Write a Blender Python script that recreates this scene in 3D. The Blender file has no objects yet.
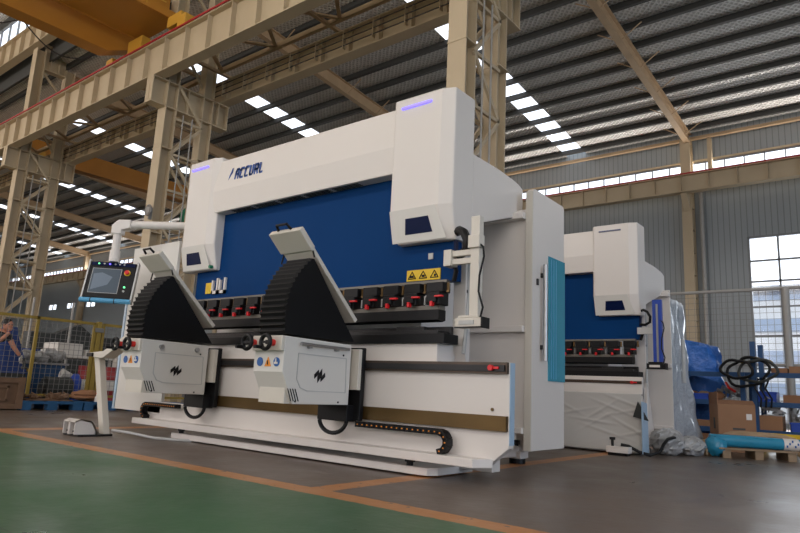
import bpy, bmesh, math, random
from mathutils import Vector, Matrix
random.seed(7)
PI = math.pi
C = bpy.context.scene.collection

# ------------------------------------------------------------------ materials
def mat(name, col, rough=.5, metal=0., var=.0, scale=6., bump=0., bscale=40., spec=.5, emit=None, estr=0., coat=0.):
    m = bpy.data.materials.new(name); m.use_nodes = True
    nt = m.node_tree; b = nt.nodes['Principled BSDF']
    b.inputs['Base Color'].default_value = (*col, 1); b.inputs['Roughness'].default_value = rough
    b.inputs['Metallic'].default_value = metal; b.inputs['Specular IOR Level'].default_value = spec
    b.inputs['Coat Weight'].default_value = coat
    tc = nt.nodes.new('ShaderNodeTexCoord')
    n = nt.nodes.new('ShaderNodeTexNoise'); n.inputs['Scale'].default_value = scale; n.inputs['Detail'].default_value = 5
    nt.links.new(tc.outputs['Object'], n.inputs['Vector'])
    mx = nt.nodes.new('ShaderNodeMix'); mx.data_type = 'RGBA'
    v = max(var, .02)
    mx.inputs['A'].default_value = tuple(max(0, c*(1-v)) for c in col)+(1,)
    mx.inputs['B'].default_value = tuple(min(1, c*(1+v)) for c in col)+(1,)
    nt.links.new(n.outputs['Fac'], mx.inputs['Factor']); nt.links.new(mx.outputs['Result'], b.inputs['Base Color'])
    if bump:
        n2 = nt.nodes.new('ShaderNodeTexNoise'); n2.inputs['Scale'].default_value = bscale; n2.inputs['Detail'].default_value = 4
        nt.links.new(tc.outputs['Object'], n2.inputs['Vector'])
        bp = nt.nodes.new('ShaderNodeBump'); bp.inputs['Strength'].default_value = bump; bp.inputs['Distance'].default_value = .03
        nt.links.new(n2.outputs['Fac'], bp.inputs['Height']); nt.links.new(bp.outputs['Normal'], b.inputs['Normal'])
    if emit:
        b.inputs['Emission Color'].default_value = (*emit, 1); b.inputs['Emission Strength'].default_value = estr
    return m

M = {}
M['white'] = mat('machine_white', (.705, .66, .62), .42, var=.02, scale=2)
M['cream'] = mat('cream_white', (.62, .58, .51), .45, var=.04)
M['grey'] = mat('light_grey_paint', (.46, .46, .45), .45, var=.03)
M['blue'] = mat('ram_blue', (.003, .040, .150), .5, var=.08, scale=1.5, spec=.05)
M['navy'] = mat('dark_window', (.002, .008, .045), .4, var=.1, spec=.12)
M['black'] = mat('black_plastic', (.008, .008, .009), .45, var=.2, spec=.25)
M['bellow'] = mat('black_bellows_rubber', (.006, .006, .0065), .6, var=.2, spec=.2)
M['steel'] = mat('bright_steel', (.42, .42, .42), .38, .9, var=.06)
M['dsteel'] = mat('dark_tool_steel', (.035, .034, .035), .38, .4, var=.2, spec=.3)
M['railbrown'] = mat('oiled_rail', (.085, .06, .045), .4, .5, var=.3)
M['brass'] = mat('passivated_strip', (.135, .080, .028), .3, .6, var=.5, scale=3)
M['red'] = mat('red_plastic', (.62, .02, .015), .4)
M['brightred'] = mat('clamp_red', (.7, .015, .02), .4)
M['yellow'] = mat('yellow_label', (.75, .50, .02), .5)
M['orange'] = mat('orange_label', (.8, .27, .02), .5)
M['bluelab'] = mat('blue_label', (.01, .10, .35), .5)
M['text'] = mat('blue_lettering', (.012, .07, .30), .5)
M['led'] = mat('violet_led', (.2, .15, .9), .4, emit=(.12, .09, 1.), estr=2.2)
M['ledoff'] = mat('unlit_led', (.10, .11, .2), .4)
M['ledg'] = mat('green_led', (.1, .8, .3), .4, emit=(.2, 1, .4), estr=1.2)
M['screen'] = mat('lcd_screen', (.05, .06, .07), .1, emit=(.16, .2, .25), estr=.25)
M['screenw'] = mat('lcd_window', (.11, .14, .18), .3, emit=(.25, .32, .4), estr=.12)
M['teal'] = mat('teal_blue_film', (.02, .22, .36), .25, var=.12)
M['tealwin'] = mat('teal_acrylic', (.04, .30, .42), .1, var=.05, coat=.5)
M['bluefilm'] = mat('pale_blue_film', (.36, .50, .64), .3, var=.1)
M['azure'] = mat('azure_foam', (.10, .36, .60), .5, var=.08)
M['tan'] = mat('tan_structural_paint', (.50, .405, .275), .6, var=.14, scale=1.4)
M['tan2'] = mat('tan_old_paint', (.46, .32, .19), .65, var=.22, scale=2)
M['purlin'] = mat('dark_purlin', (.045, .045, .043), .7, .0, var=.2)
M['crane'] = mat('crane_orange', (.46, .19, .02), .5, var=.12, scale=1.5)
M['crane2'] = mat('crane_yellow', (.62, .33, .04), .5, var=.1, scale=2)
M['redcable'] = mat('red_conductor', (.42, .012, .02), .5)
M['cable'] = mat('dark_cable', (.03, .028, .03), .6)
M['yel'] = mat('fence_yellow', (.30, .21, .035), .5, var=.15)
M['wire'] = mat('galvanised_wire', (.22, .215, .21), .5, .3)
M['rack'] = mat('rack_blue', (.01, .06, .17), .5, var=.2)
M['palblue'] = mat('pallet_blue', (.015, .09, .22), .6, var=.25)
M['binblue'] = mat('bin_blue', (.015, .06, .38), .45, var=.1)
M['tarp'] = mat('blue_tarp', (.02, .13, .48), .35, var=.3, scale=5, bump=1., bscale=9)
M['card'] = mat('cardboard', (.30, .155, .08), .8, var=.1)
M['card2'] = mat('cardboard_dark', (.27, .13, .065), .8, var=.15)
M['wood'] = mat('raw_wood', (.26, .18, .11), .75, var=.3, scale=8)
M['woodd'] = mat('old_crate_wood', (.17, .10, .06), .8, var=.35, scale=7)
M['paper'] = mat('brown_kraft_paper', (.40, .28, .17), .7, var=.25, bump=.8, bscale=12)
M['foil'] = mat('silvery_plastic_wrap', (.55, .6, .66), .22, .25, var=.2, scale=6, bump=1., bscale=10)
M['clear'] = mat('crumpled_clear_plastic', (.36, .36, .36), .3, .1, var=.3, bump=1., bscale=12)
M['sheet'] = mat('white_sheet_wrap', (.52, .51, .49), .35, var=.05, scale=2)
M['barrel_w'] = mat('barrel_white', (.62, .6, .57), .5, var=.1)
M['barrel_r'] = mat('barrel_red', (.30, .025, .03), .5, var=.15)
M['motor'] = mat('dark_motor', (.03, .033, .032), .5, var=.3)
M['mblue'] = mat('machine_blue', (.012, .06, .16), .5, var=.25)
M['junk'] = mat('junk_grey', (.30, .30, .31), .45, .3, var=.5, scale=9)
M['skin'] = mat('skin', (.50, .23, .15), .5, var=.06)
M['hair'] = mat('hair', (.012, .01, .01), .6)
M['cloth'] = mat('dark_work_clothes', (.022, .022, .028), .85, var=.2)
M['cloth_blue'] = mat('blue_cloth', (.02, .05, .20), .8, var=.2)
M['glove'] = mat('white_glove', (.55, .52, .48), .8)
M['pipegrey'] = mat('grey_pipe', (.36, .35, .33), .5, var=.1)
M['housing'] = mat('follower_white', (.66, .64, .60), .42, var=.02)
M['railedge'] = mat('dull_grey_steel', (.20, .185, .16), .5, .4, var=.1)
M['folds'] = mat('bellows_edge', (.02, .018, .017), .6, spec=.3)
M['conc'] = mat('exterior_concrete', (.5, .52, .55), .8, var=.1, scale=.5)
M['extw'] = mat('exterior_pale', (.88, .9, .92), .8, var=.05, scale=.5)
M['extb'] = mat('exterior_blue_glass', (.46, .56, .72), .5, var=.1, scale=.4)
M['green'] = mat('green_paint', (.01, .20, .10), .5)
M['pink'] = mat('pink_label', (.6, .3, .32), .5)

def glass_mat():
    m = bpy.data.materials.new('window_glass'); m.use_nodes = True; nt = m.node_tree; nt.nodes.clear()
    o = nt.nodes.new('ShaderNodeOutputMaterial'); t = nt.nodes.new('ShaderNodeBsdfTransparent'); g = nt.nodes.new('ShaderNodeBsdfGlossy')
    t.inputs[0].default_value = (.93, .96, 1, 1); g.inputs['Roughness'].default_value = .08
    mx = nt.nodes.new('ShaderNodeMixShader'); mx.inputs[0].default_value = .06
    nt.links.new(t.outputs[0], mx.inputs[1]); nt.links.new(g.outputs[0], mx.inputs[2]); nt.links.new(mx.outputs[0], o.inputs[0])
    return m
M['glass'] = glass_mat()

def nodes_for(name):
    m = bpy.data.materials.new(name); m.use_nodes = True
    return m, m.node_tree, m.node_tree.nodes['Principled BSDF']

def floor_mat():
    m, nt, b = nodes_for('factory_floor')
    N = nt.nodes.new; L = nt.links.new
    tc = N('ShaderNodeTexCoord'); sp = N('ShaderNodeSeparateXYZ'); L(tc.outputs['Object'], sp.inputs[0])
    n = N('ShaderNodeTexNoise'); n.inputs['Scale'].default_value = .9; n.inputs['Detail'].default_value = 7; n.inputs['Roughness'].default_value = .65
    L(tc.outputs['Object'], n.inputs['Vector'])
    nf = N('ShaderNodeTexNoise'); nf.inputs['Scale'].default_value = 14; nf.inputs['Detail'].default_value = 6
    L(tc.outputs['Object'], nf.inputs['Vector'])
    def ma(op, a, bb=None, c=None):
        x = N('ShaderNodeMath'); x.operation = op
        for i, v in enumerate((a, bb, c)):
            if v is None: continue
            if isinstance(v, (int, float)): x.inputs[i].default_value = v
            else: L(v, x.inputs[i])
        return x.outputs[0]
    def mix(f, A, B):
        x = N('ShaderNodeMix'); x.data_type = 'RGBA'
        L(f, x.inputs['Factor'])
        for k, v in (('A', A), ('B', B)):
            if isinstance(v, tuple): x.inputs[k].default_value = (*v, 1)
            else: L(v, x.inputs[k])
        return x.outputs['Result']
    X, Y = sp.outputs[0], sp.outputs[1]
    rr = N('ShaderNodeMapRange'); rr.inputs[1].default_value = .3; rr.inputs[2].default_value = .7; L(n.outputs['Fac'], rr.inputs[0])
    conc = mix(rr.outputs[0], (.105, .078, .062), (.150, .115, .092))
    grn = mix(rr.outputs[0], (.040, .105, .048), (.062, .150, .072))
    wob = ma('MULTIPLY', ma('SUBTRACT', nf.outputs['Fac'], .5), .03)
    Yw = ma('ADD', Y, wob); Xw = ma('ADD', X, wob)
    isg = ma('LESS_THAN', Yw, 2.83)
    base = mix(isg, conc, grn)
    def band(v, c, w): return ma('LESS_THAN', ma('ABSOLUTE', ma('SUBTRACT', v, c)), w)
    l1 = band(Yw, 2.845, .085)
    l2 = ma('MULTIPLY', band(Xw, -2.90, .085), ma('GREATER_THAN', Y, 2.84))
    l3 = ma('MULTIPLY', band(Xw, -7.66, .13), ma('GREATER_THAN', Y, 2.84))
    ln = ma('MAXIMUM', ma('MAXIMUM', l1, l2), l3)
    wear = ma('GREATER_THAN', nf.outputs['Fac'], .34)
    ln = ma('MULTIPLY', ln, wear)
    base = mix(ln, base, (.47, .20, .065))
    # dark joints / scratches in the slab
    j = ma('MAXIMUM', band(Xw, -4.35, .008), band(Yw, 1.15, .006))
    base = mix(ma('MULTIPLY', j, .5), base, (.03, .03, .03))
    L(base, b.inputs['Base Color'])
    r = N('ShaderNodeMapRange'); r.inputs[1].default_value = .3; r.inputs[2].default_value = .75; r.inputs[3].default_value = .24; r.inputs[4].default_value = .5; b.inputs['Specular IOR Level'].default_value = .35
    L(n.outputs['Fac'], r.inputs[0]); L(r.outputs[0], b.inputs['Roughness'])
    bp = N('ShaderNodeBump'); bp.inputs['Strength'].default_value = .12; bp.inputs['Distance'].default_value = .02
    L(nf.outputs['Fac'], bp.inputs['Height']); L(bp.outputs['Normal'], b.inputs['Normal'])
    return m
M['floor'] = floor_mat()

def foil_roof():
    m, nt, b = nodes_for('silver_insulation_roof')
    N = nt.nodes.new; L = nt.links.new
    tc = N('ShaderNodeTexCoord')
    mp = N('ShaderNodeMapping'); mp.inputs['Rotation'].default_value = (0, 0, .7); L(tc.outputs['Object'], mp.inputs[0])
    def wave(rot, sc):
        m2 = N('ShaderNodeMapping'); m2.inputs['Rotation'].default_value = (0, 0, rot); L(tc.outputs['Object'], m2.inputs[0])
        w = N('ShaderNodeTexWave'); w.inputs['Scale'].default_value = sc; w.inputs['Distortion'].default_value = 1.6; w.inputs['Detail'].default_value = 3; w.inputs['Detail Scale'].default_value = 2.5
        L(m2.outputs[0], w.inputs['Vector']); return w.outputs['Fac']
    n = N('ShaderNodeTexNoise'); n.inputs['Scale'].default_value = 6; n.inputs['Detail'].default_value = 6; L(tc.outputs['Object'], n.inputs['Vector'])
    mxx = N('ShaderNodeMath'); mxx.operation = 'MAXIMUM'; L(wave(.75, 2.6), mxx.inputs[0]); L(wave(-.75, 2.6), mxx.inputs[1])
    ad = N('ShaderNodeMath'); ad.operation = 'MULTIPLY_ADD'; L(n.outputs['Fac'], ad.inputs[0]); ad.inputs[1].default_value = .8; L(mxx.outputs[0], ad.inputs[2])
    bp = N('ShaderNodeBump'); bp.inputs['Strength'].default_value = .8; bp.inputs['Distance'].default_value = .035
    L(ad.outputs[0], bp.inputs['Height']); L(bp.outputs['Normal'], b.inputs['Normal'])
    mr = N('ShaderNodeMapRange'); mr.inputs[1].default_value = .7; mr.inputs[2].default_value = 1.45; L(ad.outputs[0], mr.inputs[0])
    mx = N('ShaderNodeMix'); mx.data_type = 'RGBA'; L(mr.outputs[0], mx.inputs['Factor'])
    mx.inputs['A'].default_value = (.66, .63, .59, 1); mx.inputs['B'].default_value = (.97, .94, .90, 1)
    L(mx.outputs['Result'], b.inputs['Base Color'])
    b.inputs['Metallic'].default_value = .1; b.inputs['Roughness'].default_value = .27
    return m
M['roof'] = foil_roof()

def corrugated(name, c1, c2, scale=9., axis=0):
    m, nt, b = nodes_for(name); N = nt.nodes.new; L = nt.links.new
    tc = N('ShaderNodeTexCoord'); sp = N('ShaderNodeSeparateXYZ'); L(tc.outputs['Object'], sp.inputs[0])
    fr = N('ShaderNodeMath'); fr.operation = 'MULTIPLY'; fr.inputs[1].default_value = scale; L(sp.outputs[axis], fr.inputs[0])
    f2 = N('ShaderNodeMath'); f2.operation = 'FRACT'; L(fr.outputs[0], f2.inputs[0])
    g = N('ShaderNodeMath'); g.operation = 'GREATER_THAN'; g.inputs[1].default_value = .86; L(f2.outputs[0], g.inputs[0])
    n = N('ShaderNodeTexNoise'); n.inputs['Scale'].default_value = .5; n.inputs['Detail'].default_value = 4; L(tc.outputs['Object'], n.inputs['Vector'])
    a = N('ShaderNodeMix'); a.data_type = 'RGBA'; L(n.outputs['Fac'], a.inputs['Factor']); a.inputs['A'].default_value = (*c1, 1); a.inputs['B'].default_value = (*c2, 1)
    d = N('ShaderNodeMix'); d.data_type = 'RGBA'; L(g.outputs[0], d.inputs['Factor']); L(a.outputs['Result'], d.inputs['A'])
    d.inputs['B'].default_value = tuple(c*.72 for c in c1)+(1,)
    L(d.outputs['Result'], b.inputs['Base Color']); b.inputs['Roughness'].default_value = .5
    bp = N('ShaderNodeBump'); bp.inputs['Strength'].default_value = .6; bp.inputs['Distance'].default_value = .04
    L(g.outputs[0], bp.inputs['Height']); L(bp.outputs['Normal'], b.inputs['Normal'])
    return m
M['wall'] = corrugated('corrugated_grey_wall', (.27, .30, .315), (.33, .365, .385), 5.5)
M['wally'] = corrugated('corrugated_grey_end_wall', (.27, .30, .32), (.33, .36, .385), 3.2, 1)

# ------------------------------------------------------------------ mesh builder
TF = None      # (scale, anchor x, anchor y, target x, target y) for the smaller press
class MB:
    def __init__(s): s.v = []; s.f = []
    def add(s, vs, fs):
        o = len(s.v); s.v += [tuple(v) for v in vs]; s.f += [tuple(i+o for i in f) for f in fs]; return s
    def box(s, x0, x1, y0, y1, z0, z1):
        vs = [(x, y, z) for z in (z0, z1) for y in (y0, y1) for x in (x0, x1)]
        return s.add(vs, [(0, 2, 3, 1), (4, 5, 7, 6), (0, 1, 5, 4), (2, 6, 7, 3), (0, 4, 6, 2), (1, 3, 7, 5)])
    def bar(s, p, q, w, h, up=(0, 0, 1)):
        p = Vector(p); q = Vector(q); d = (q-p).normalized(); u = Vector(up)
        if abs(d.dot(u)) > .99: u = Vector((0, 1, 0))
        a = d.cross(u).normalized()*w/2; b = a.cross(d).normalized()*h/2
        vs = [p-a-b, p+a-b, p+a+b, p-a+b, q-a-b, q+a-b, q+a+b, q-a+b]
        return s.add(vs, [(3, 2, 1, 0), (4, 5, 6, 7), (0, 1, 5, 4), (1, 2, 6, 5), (2, 3, 7, 6), (3, 0, 4, 7)])
    def hbeam(s, p, q, w, h, t=.02, up=(0, 0, 1)):
        p = Vector(p); q = Vector(q); d = (q-p).normalized(); u = Vector(up)
        a = d.cross(u).normalized(); b = a.cross(d).normalized()
        for k in (-1, 1): s.bar(p+b*k*(h/2-t/2), q+b*k*(h/2-t/2), w, t, up)
        return s.bar(p, q, t, h-2*t, up)
    def prism(s, poly, ax, a0, a1):
        def P(u, v, a): return {'X': (a, u, v), 'Y': (u, a, v), 'Z': (u, v, a)}[ax]
        n = len(poly); vs = [P(u, v, a0) for u, v in poly]+[P(u, v, a1) for u, v in poly]
        fs = [tuple(range(n)), tuple(range(2*n-1, n-1, -1))]+[(i, (i+1) % n, n+(i+1) % n, n+i) for i in range(n)]
        return s.add(vs, fs)
    def tube(s, pts, r, n=8, cap=True):
        pts = [Vector(p) for p in pts]; rs = r if isinstance(r, (list, tuple)) else [r]*len(pts)
        vs = []; prev = None
        for i, p in enumerate(pts):
            d = (pts[min(i+1, len(pts)-1)]-pts[max(i-1, 0)]).normalized()
            if prev is None:
                u = Vector((0, 0, 1)) if abs(d.z) < .9 else Vector((1, 0, 0)); a = d.cross(u).normalized()
            else: a = (prev-d*prev.dot(d)).normalized()
            prev = a; b = d.cross(a)
            for k in range(n):
                t = 2*PI*k/n; vs.append(p+(a*math.cos(t)+b*math.sin(t))*rs[i])
        fs = [(i*n+k, i*n+(k+1) % n, (i+1)*n+(k+1) % n, (i+1)*n+k) for i in range(len(pts)-1) for k in range(n)]
        if cap: fs += [tuple(range(n-1, -1, -1)), tuple((len(pts)-1)*n+k for k in range(n))]
        return s.add(vs, fs)
    def cyl(s, p, q, r, n=16, r2=None): return s.tube([p, q], [r, r if r2 is None else r2], n)
    def ring(s, c, ax, R, r, n=20, m=8):
        c = Vector(c); ax = Vector(ax).normalized(); u = Vector((0, 0, 1)) if abs(ax.z) < .9 else Vector((1, 0, 0))
        a = ax.cross(u).normalized(); b = ax.cross(a); vs = []
        for i in range(n):
            t = 2*PI*i/n; rd = a*math.cos(t)+b*math.sin(t)
            for k in range(m):
                h = 2*PI*k/m; vs.append(c+rd*(R+r*math.cos(h))+ax*r*math.sin(h))
        return s.add(vs, [(i*m+k, ((i+1) % n)*m+k, ((i+1) % n)*m+(k+1) % m, i*m+(k+1) % m) for i in range(n) for k in range(m)])
    def ball(s, c, r, n=12, m=8, jit=0):
        rx, ry, rz = r if isinstance(r, (list, tuple)) else (r, r, r); vs = [(c[0], c[1], c[2]-rz)]
        for j in range(1, m):
            th = PI*j/m
            for i in range(n):
                ph = 2*PI*i/n; q = 1+random.uniform(-jit, jit)
                vs.append((c[0]+rx*q*math.sin(th)*math.cos(ph), c[1]+ry*q*math.sin(th)*math.sin(ph), c[2]-rz*q*math.cos(th)))
        vs.append((c[0], c[1], c[2]+rz)); top = len(vs)-1
        fs = [(0, 1+(i+1) % n, 1+i) for i in range(n)]
        for j in range(m-2):
            for i in range(n): fs.append((1+j*n+i, 1+j*n+(i+1) % n, 1+(j+1)*n+(i+1) % n, 1+(j+1)*n+i))
        fs += [(top, 1+(m-2)*n+i, 1+(m-2)*n+(i+1) % n) for i in range(n)]
        return s.add(vs, fs)

def wloc(o):
    l = Vector((0, 0, 0))
    while o is not None: l += o.location; o = o.parent
    return l
def obj(name, mb, m, parent=None, bevel=0, smooth=False, loc=None):
    me = bpy.data.meshes.new(name); vs = mb.v
    if TF:
        k, ax, ay, tx, ty = TF; vs = [((v[0]-ax)*k+tx, (v[1]-ay)*k+ty, v[2]*k) for v in vs]
    off = wloc(parent) if parent else (Vector(loc) if loc else Vector((0, 0, 0)))
    me.from_pydata([tuple(Vector(v)-off) for v in vs], [], mb.f)
    bm = bmesh.new(); bm.from_mesh(me); bmesh.ops.recalc_face_normals(bm, faces=bm.faces); bm.to_mesh(me); bm.free()
    me.materials.append(M[m] if isinstance(m, str) else m)
    o = bpy.data.objects.new(name, me); C.objects.link(o)
    if parent: o.parent = parent
    elif loc: o.location = loc
    if smooth:
        for p in me.polygons: p.use_smooth = True
        me.set_sharp_from_angle(angle=math.radians(40))
    if bevel:
        b = o.modifiers.new('b', 'BEVEL'); b.width = bevel; b.segments = 2; b.limit_method = 'ANGLE'; b.angle_limit = math.radians(35)
    return o
def tag(o, label, cat, group=None):
    o['label'] = label; o['category'] = cat
    if group: o['group'] = group
    return o
def thing(name, label, cat, loc=(0, 0, 0), group=None):
    o = bpy.data.objects.new(name, None); o.empty_display_size = .1; C.objects.link(o); o.location = loc
    return tag(o, label, cat, group)
def struct(name, mb, m, **k):
    o = obj(name, mb, m, **k); o['kind'] = 'structure'; return o
def kids(o): return [c for c in bpy.data.objects if c.parent == o]
def dup(o, loc=None, label=None, parent=None):
    ch = kids(o); c = o.copy(); C.objects.link(c)
    if parent: c.parent = parent
    if loc is not None: c.location = loc
    if label: c['label'] = label
    for k in ch: dup(k, parent=c)
    return c

# ------------------------------------------------------------------ setting
XL, XR, YF, YB = -66., 16., -6.5, 23.6
def roofz(y): return 10.2+.1*(23.6-y)
struct('floor', MB().add([(XL-4, YF-20, 0), (XR+30, YF-20, 0), (XR+30, 70, 0), (XL-4, 70, 0)], [(0, 1, 2, 3)]), 'floor')

# far long wall, built as panels round its windows
wb = MB(); T = .12
BW = (-4.05, -.2, .1, 6.25)            # big window
smalls = [(-57.2, -55.6), (-53.9, -52.3), (-60.6, -59.0), (-50.6, -49.0)]
wb.box(BW[1], XR, YB, YB+T, 0, 8.56)
wb.box(BW[0], BW[1], YB, YB+T, BW[3], 8.56); wb.box(BW[0], BW[1], YB, YB+T, 0, BW[2])
sm = sorted(smalls); x = XL
for a, b in sm:
    wb.box(x, a, YB, YB+T, 0, 8.56); wb.box(a, b, YB, YB+T, 0, 5.75); wb.box(a, b, YB, YB+T, 6.3, 8.56); x = b
wb.box(x, BW[0], YB, YB+T, 0, 8.56)
wb.box(XL, XR, YB, YB+T, 9.18, roofz(YB)+.35)
struct('wall_back', wb, 'wall')
# end wall, with a tall opening at the camera's right-hand end of the hall
struct('wall_left', MB().box(XL-T, XL, YF, YB, 0, 15.0), 'wally')
wf = MB(); 
for a, b in [(XL, -40), (-34, -26), (-20, -13.5), (-3.5, 0), (9, XR)]: wf.box(a, b, YF-T, YF, 0, 8.5).box(a, b, YF-T, YF, 11.9, 15.0)
for a in (XL, -57, -39.5, -21.5, -3.5, 13): wf.box(a, a+2.2, YF-T, YF, 8.5, 11.9)
for a, b in [(-40, -34), (-26, -20), (-13.5, -3.5), (0, 9)]: wf.box(a, b, YF-T, YF, 0, .9); wf.box(a, b, YF-T, YF, 6.4, 8.5); wf.box(a, b, YF-T, YF, 11.9, 15.0)
struct('wall_front', wf, 'wall')
wr = MB().box(XR, XR+T, YF, -3, 0, 15.0).box(XR, XR+T, 7, YB, 0, 15.0).box(XR, XR+T, -3, 7, 7., 15.0)
struct('wall_right', wr, 'wally')
wn = 0
def window(x0, x1, z0, z1, y, vx, hz, fw=.06, name=None, face=1):
    global wn; wn += 1
    f = MB()
    for a, b, c, d in ((x0, x1, z0, z0+fw), (x0, x1, z1-fw, z1), (x0, x0+fw, z0, z1), (x1-fw, x1, z0, z1)): f.box(a, b, y-.02, y+.08, c, d)
    for v in vx: f.box(v-fw/2.4, v+fw/2.4, y-.01, y+.07, z0, z1)
    for h in hz: f.box(x0, x1, y-.01, y+.07, h-fw/2.4, h+fw/2.4)
    o = struct('window_%d' % wn, f, 'winframe'); 
    g = obj('pane', MB().add([(x0, y+.03, z0), (x1, y+.03, z0), (x1, y+.03, z1), (x0, y+.03, z1)], [(0, 1, 2, 3)]), 'glass', o)
    return o
M['winframe'] = mat('window_frame', (.22, .23, .24), .5)
window(*BW, YB+.02, [-3.15, -2.3, -1.25], [1.85, 2.9, 3.85, 4.7, 5.4], fw=.07)
for a, b in smalls: window(a, b, 5.75, 6.3, YB+.02, [(a+b)/2], [])
window(XL, XR, 8.56, 9.18, YB+.02, [XL+.62*i for i in range(1, 132)], [], fw=.035)
for a, b in [(-40, -34), (-26, -20), (-13.5, -3.5), (0, 9)]: window(a, b, .9, 6.4, YF-.1, [a+(b-a)*k/4 for k in (1, 2, 3)], [2.4, 4.2])

# far bay roof strips between skylights; near bay roof higher up
sky_x = [-10.05-9*k for k in range(7)]+[-1.05, 7.95]
sky_x.sort(); rf = MB(); SW = .40
def rstrip(a, b, y0, y1): rf.add([(a, y0, roofz(y0)+.15), (b, y0, roofz(y0)+.15), (b, y1, roofz(y1)+.15), (a, y1, roofz(y1)+.15)], [(0, 1, 2, 3)])
x = XL
for sx in sky_x:
    rstrip(x, sx-SW, 8.6, YB+.3); rstrip(sx-SW, sx+SW, 8.6, 11.0); x = sx+SW
rstrip(x, XR, 8.6, YB+.3)
struct('ceiling', rf, 'roof')
ns = MB(); x = XL
ns.add([(XL, YF, 15.0), (XR, YF, 15.0), (XR, 8.55, 15.15), (XL, 8.55, 15.15)], [(0, 1, 2, 3)])
struct('ceiling_front', ns, 'roof')
cw = MB().box(XL, XR, 8.45, 8.55, 11.6, 13.1).box(XL, XR, 8.45, 8.55, 14.75, 15.2)
struct('wall_clerestory', cw, 'purlin')
window(XL, XR, 13.1, 14.75, 8.47, [XL+.9*i for i in range(1, 91)], [13.9], fw=.03)
for i, sx in enumerate(sky_x):
    g = MB().add([(sx-SW, 11.0, roofz(11.0)+.16), (sx+SW, 11.0, roofz(11.0)+.16), (sx+SW, YB+.3, roofz(YB+.3)+.16), (sx-SW, YB+.3, roofz(YB+.3)+.16)], [(0, 1, 2, 3)])
    wn += 1; struct('window_%d' % wn, g, 'glass')

# purlins
y = 9.1; i = 0
while y < 23.5:
    mb = MB().box(XL, XR, y-.035, y+.035, roofz(y)-.02, roofz(y)+.14).box(XL, XR, y-.035, y+.08, roofz(y)-.03, roofz(y)-.015)
    tag(obj('roof_purlin', mb, 'purlin', loc=(0, y, roofz(y))), 'dark steel purlin running the length of the hall under the silver roof', 'purlin', 'roof purlins'); y += .93
# rafters
names = ['nearest the big window', 'over the white press', 'left of the white press', 'far down the hall', 'further down the hall', 'almost at the end of the hall', 'at the hall end']
for k in range(-1, 6):
    X0 = -5.72-9*k
    mb = MB().hbeam((X0, 9.3, roofz(9.3)-.30), (X0, 23.4, roofz(23.4)-.22), .2, .42, .02)
    for q in range(9):
        yy = 10.2+1.55*q
        if k < 2:
            for sgn in (-1, 1): mb.bar((X0, yy, roofz(yy)-.42), (X0+sgn*.62, yy, roofz(yy)-.02), .025, .025)
    lab = 'tan sloping roof rafter %s' % (['nearest the big window', 'behind the lettered top beam', 'rising behind the left lattice column', 'far behind the control console', 'faint far down the hall', 'last one at the hall end'][k] if k >= 0 else 'outside the view on the right')
    tag(obj('roof_rafter', mb, 'tan2', loc=(X0, 23.4, roofz(23.4))), lab, 'rafter')

# lattice columns (legs, lacing, bracket) -------------------------------------
YA, YBc = 8.12, 9.2
def lattice_column(X0, label):
    t = thing('lattice_column', label, 'column', (X0, 8.66, 0))
    for yy, ztop, hw in ((YA, 11.9, .18), (YBc, 11.5, .14)):
        mb = MB().box(X0-hw, X0+hw, yy-.16, yy-.135, 0, ztop).box(X0-hw, X0+hw, yy+.135, yy+.16, 0, ztop).box(X0-.012, X0+.012, yy-.135, yy+.135, 0, ztop)
        for z in (1.8, 4.1, 6.3): mb.box(X0-.19, X0+.19, yy-.17, yy+.17, z, z+.02)
        mb.box(X0-.28, X0+.28, yy-.28, yy+.28, 0, .03)
        obj('leg', mb, 'tan', t)
    for sx in (-.15, .15):
        mb = MB(); z = .5; a, b = YA+.12, YBc-.12; s = 0
        while z < 7.2:
            mb.bar((X0+sx, a, z), (X0+sx, b, z), .05, .06)
            p, q = ((a, z), (b, z+.95)) if s % 2 == 0 else ((b, z), (a, z+.95))
            mb.bar((X0+sx, p[0], p[1]), (X0+sx, q[0], q[1]), .05, .07); z += .95; s += 1
        obj('lacing', mb, 'tan', t)
    br = MB().box(X0-.16, X0+.16, 7.55, 9.84, 7.38, 7.41).box(X0-.16, X0+.16, 7.55, 9.84, 8.05, 8.08).box(X0-.015, X0+.015, 7.55, 9.84, 7.41, 8.05)
    for yy in (7.57, 8.6, 9.52, 9.82): br.box(X0-.15, X0+.15, yy-.012, yy+.012, 7.41, 8.05)
    obj('bracket', br, 'tan', t)
    up = MB().box(X0-.14, X0+.14, YA+.16, YBc-.16, 11.2, 11.24).box(X0-.14, X0+.14, YA+.16, YBc-.16, 12.1, 12.14).box(X0-.015, X0+.015, YA+.16, YBc-.16, 11.2, 12.1)
    for yy in (8.5, 8.8): up.box(X0-.13, X0+.13, yy-.012, yy+.012, 11.24, 12.1)
    for s, (z0, z1) in enumerate(((8.3, 9.4), (9.4, 10.4), (10.4, 11.2))):
        p, q = ((YA+.12, z0), (YBc-.12, z1)) if s % 2 else ((YBc-.12, z0), (YA+.12, z1))
        up.bar((X0, p[0], p[1]), (X0, q[0], q[1]), .05, .07)
    obj('upper_tie', up, 'tan', t)
    co = MB()
    for dy in (.35, .62): co.tube([(X0+.19, YA+dy, .0), (X0+.19, YA+dy, 7.3)], .018, 6)
    obj('conduit', co, 'pipegrey', t)
    return t
lattice_column(-5.45, 'tan steel lattice column rising just behind the right tower of the large white press')
lattice_column(-14.45, 'tan steel lattice column behind the left end of the large white press')
lattice_column(-23.5, 'tan steel lattice column left of the control console above the worker')
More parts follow.
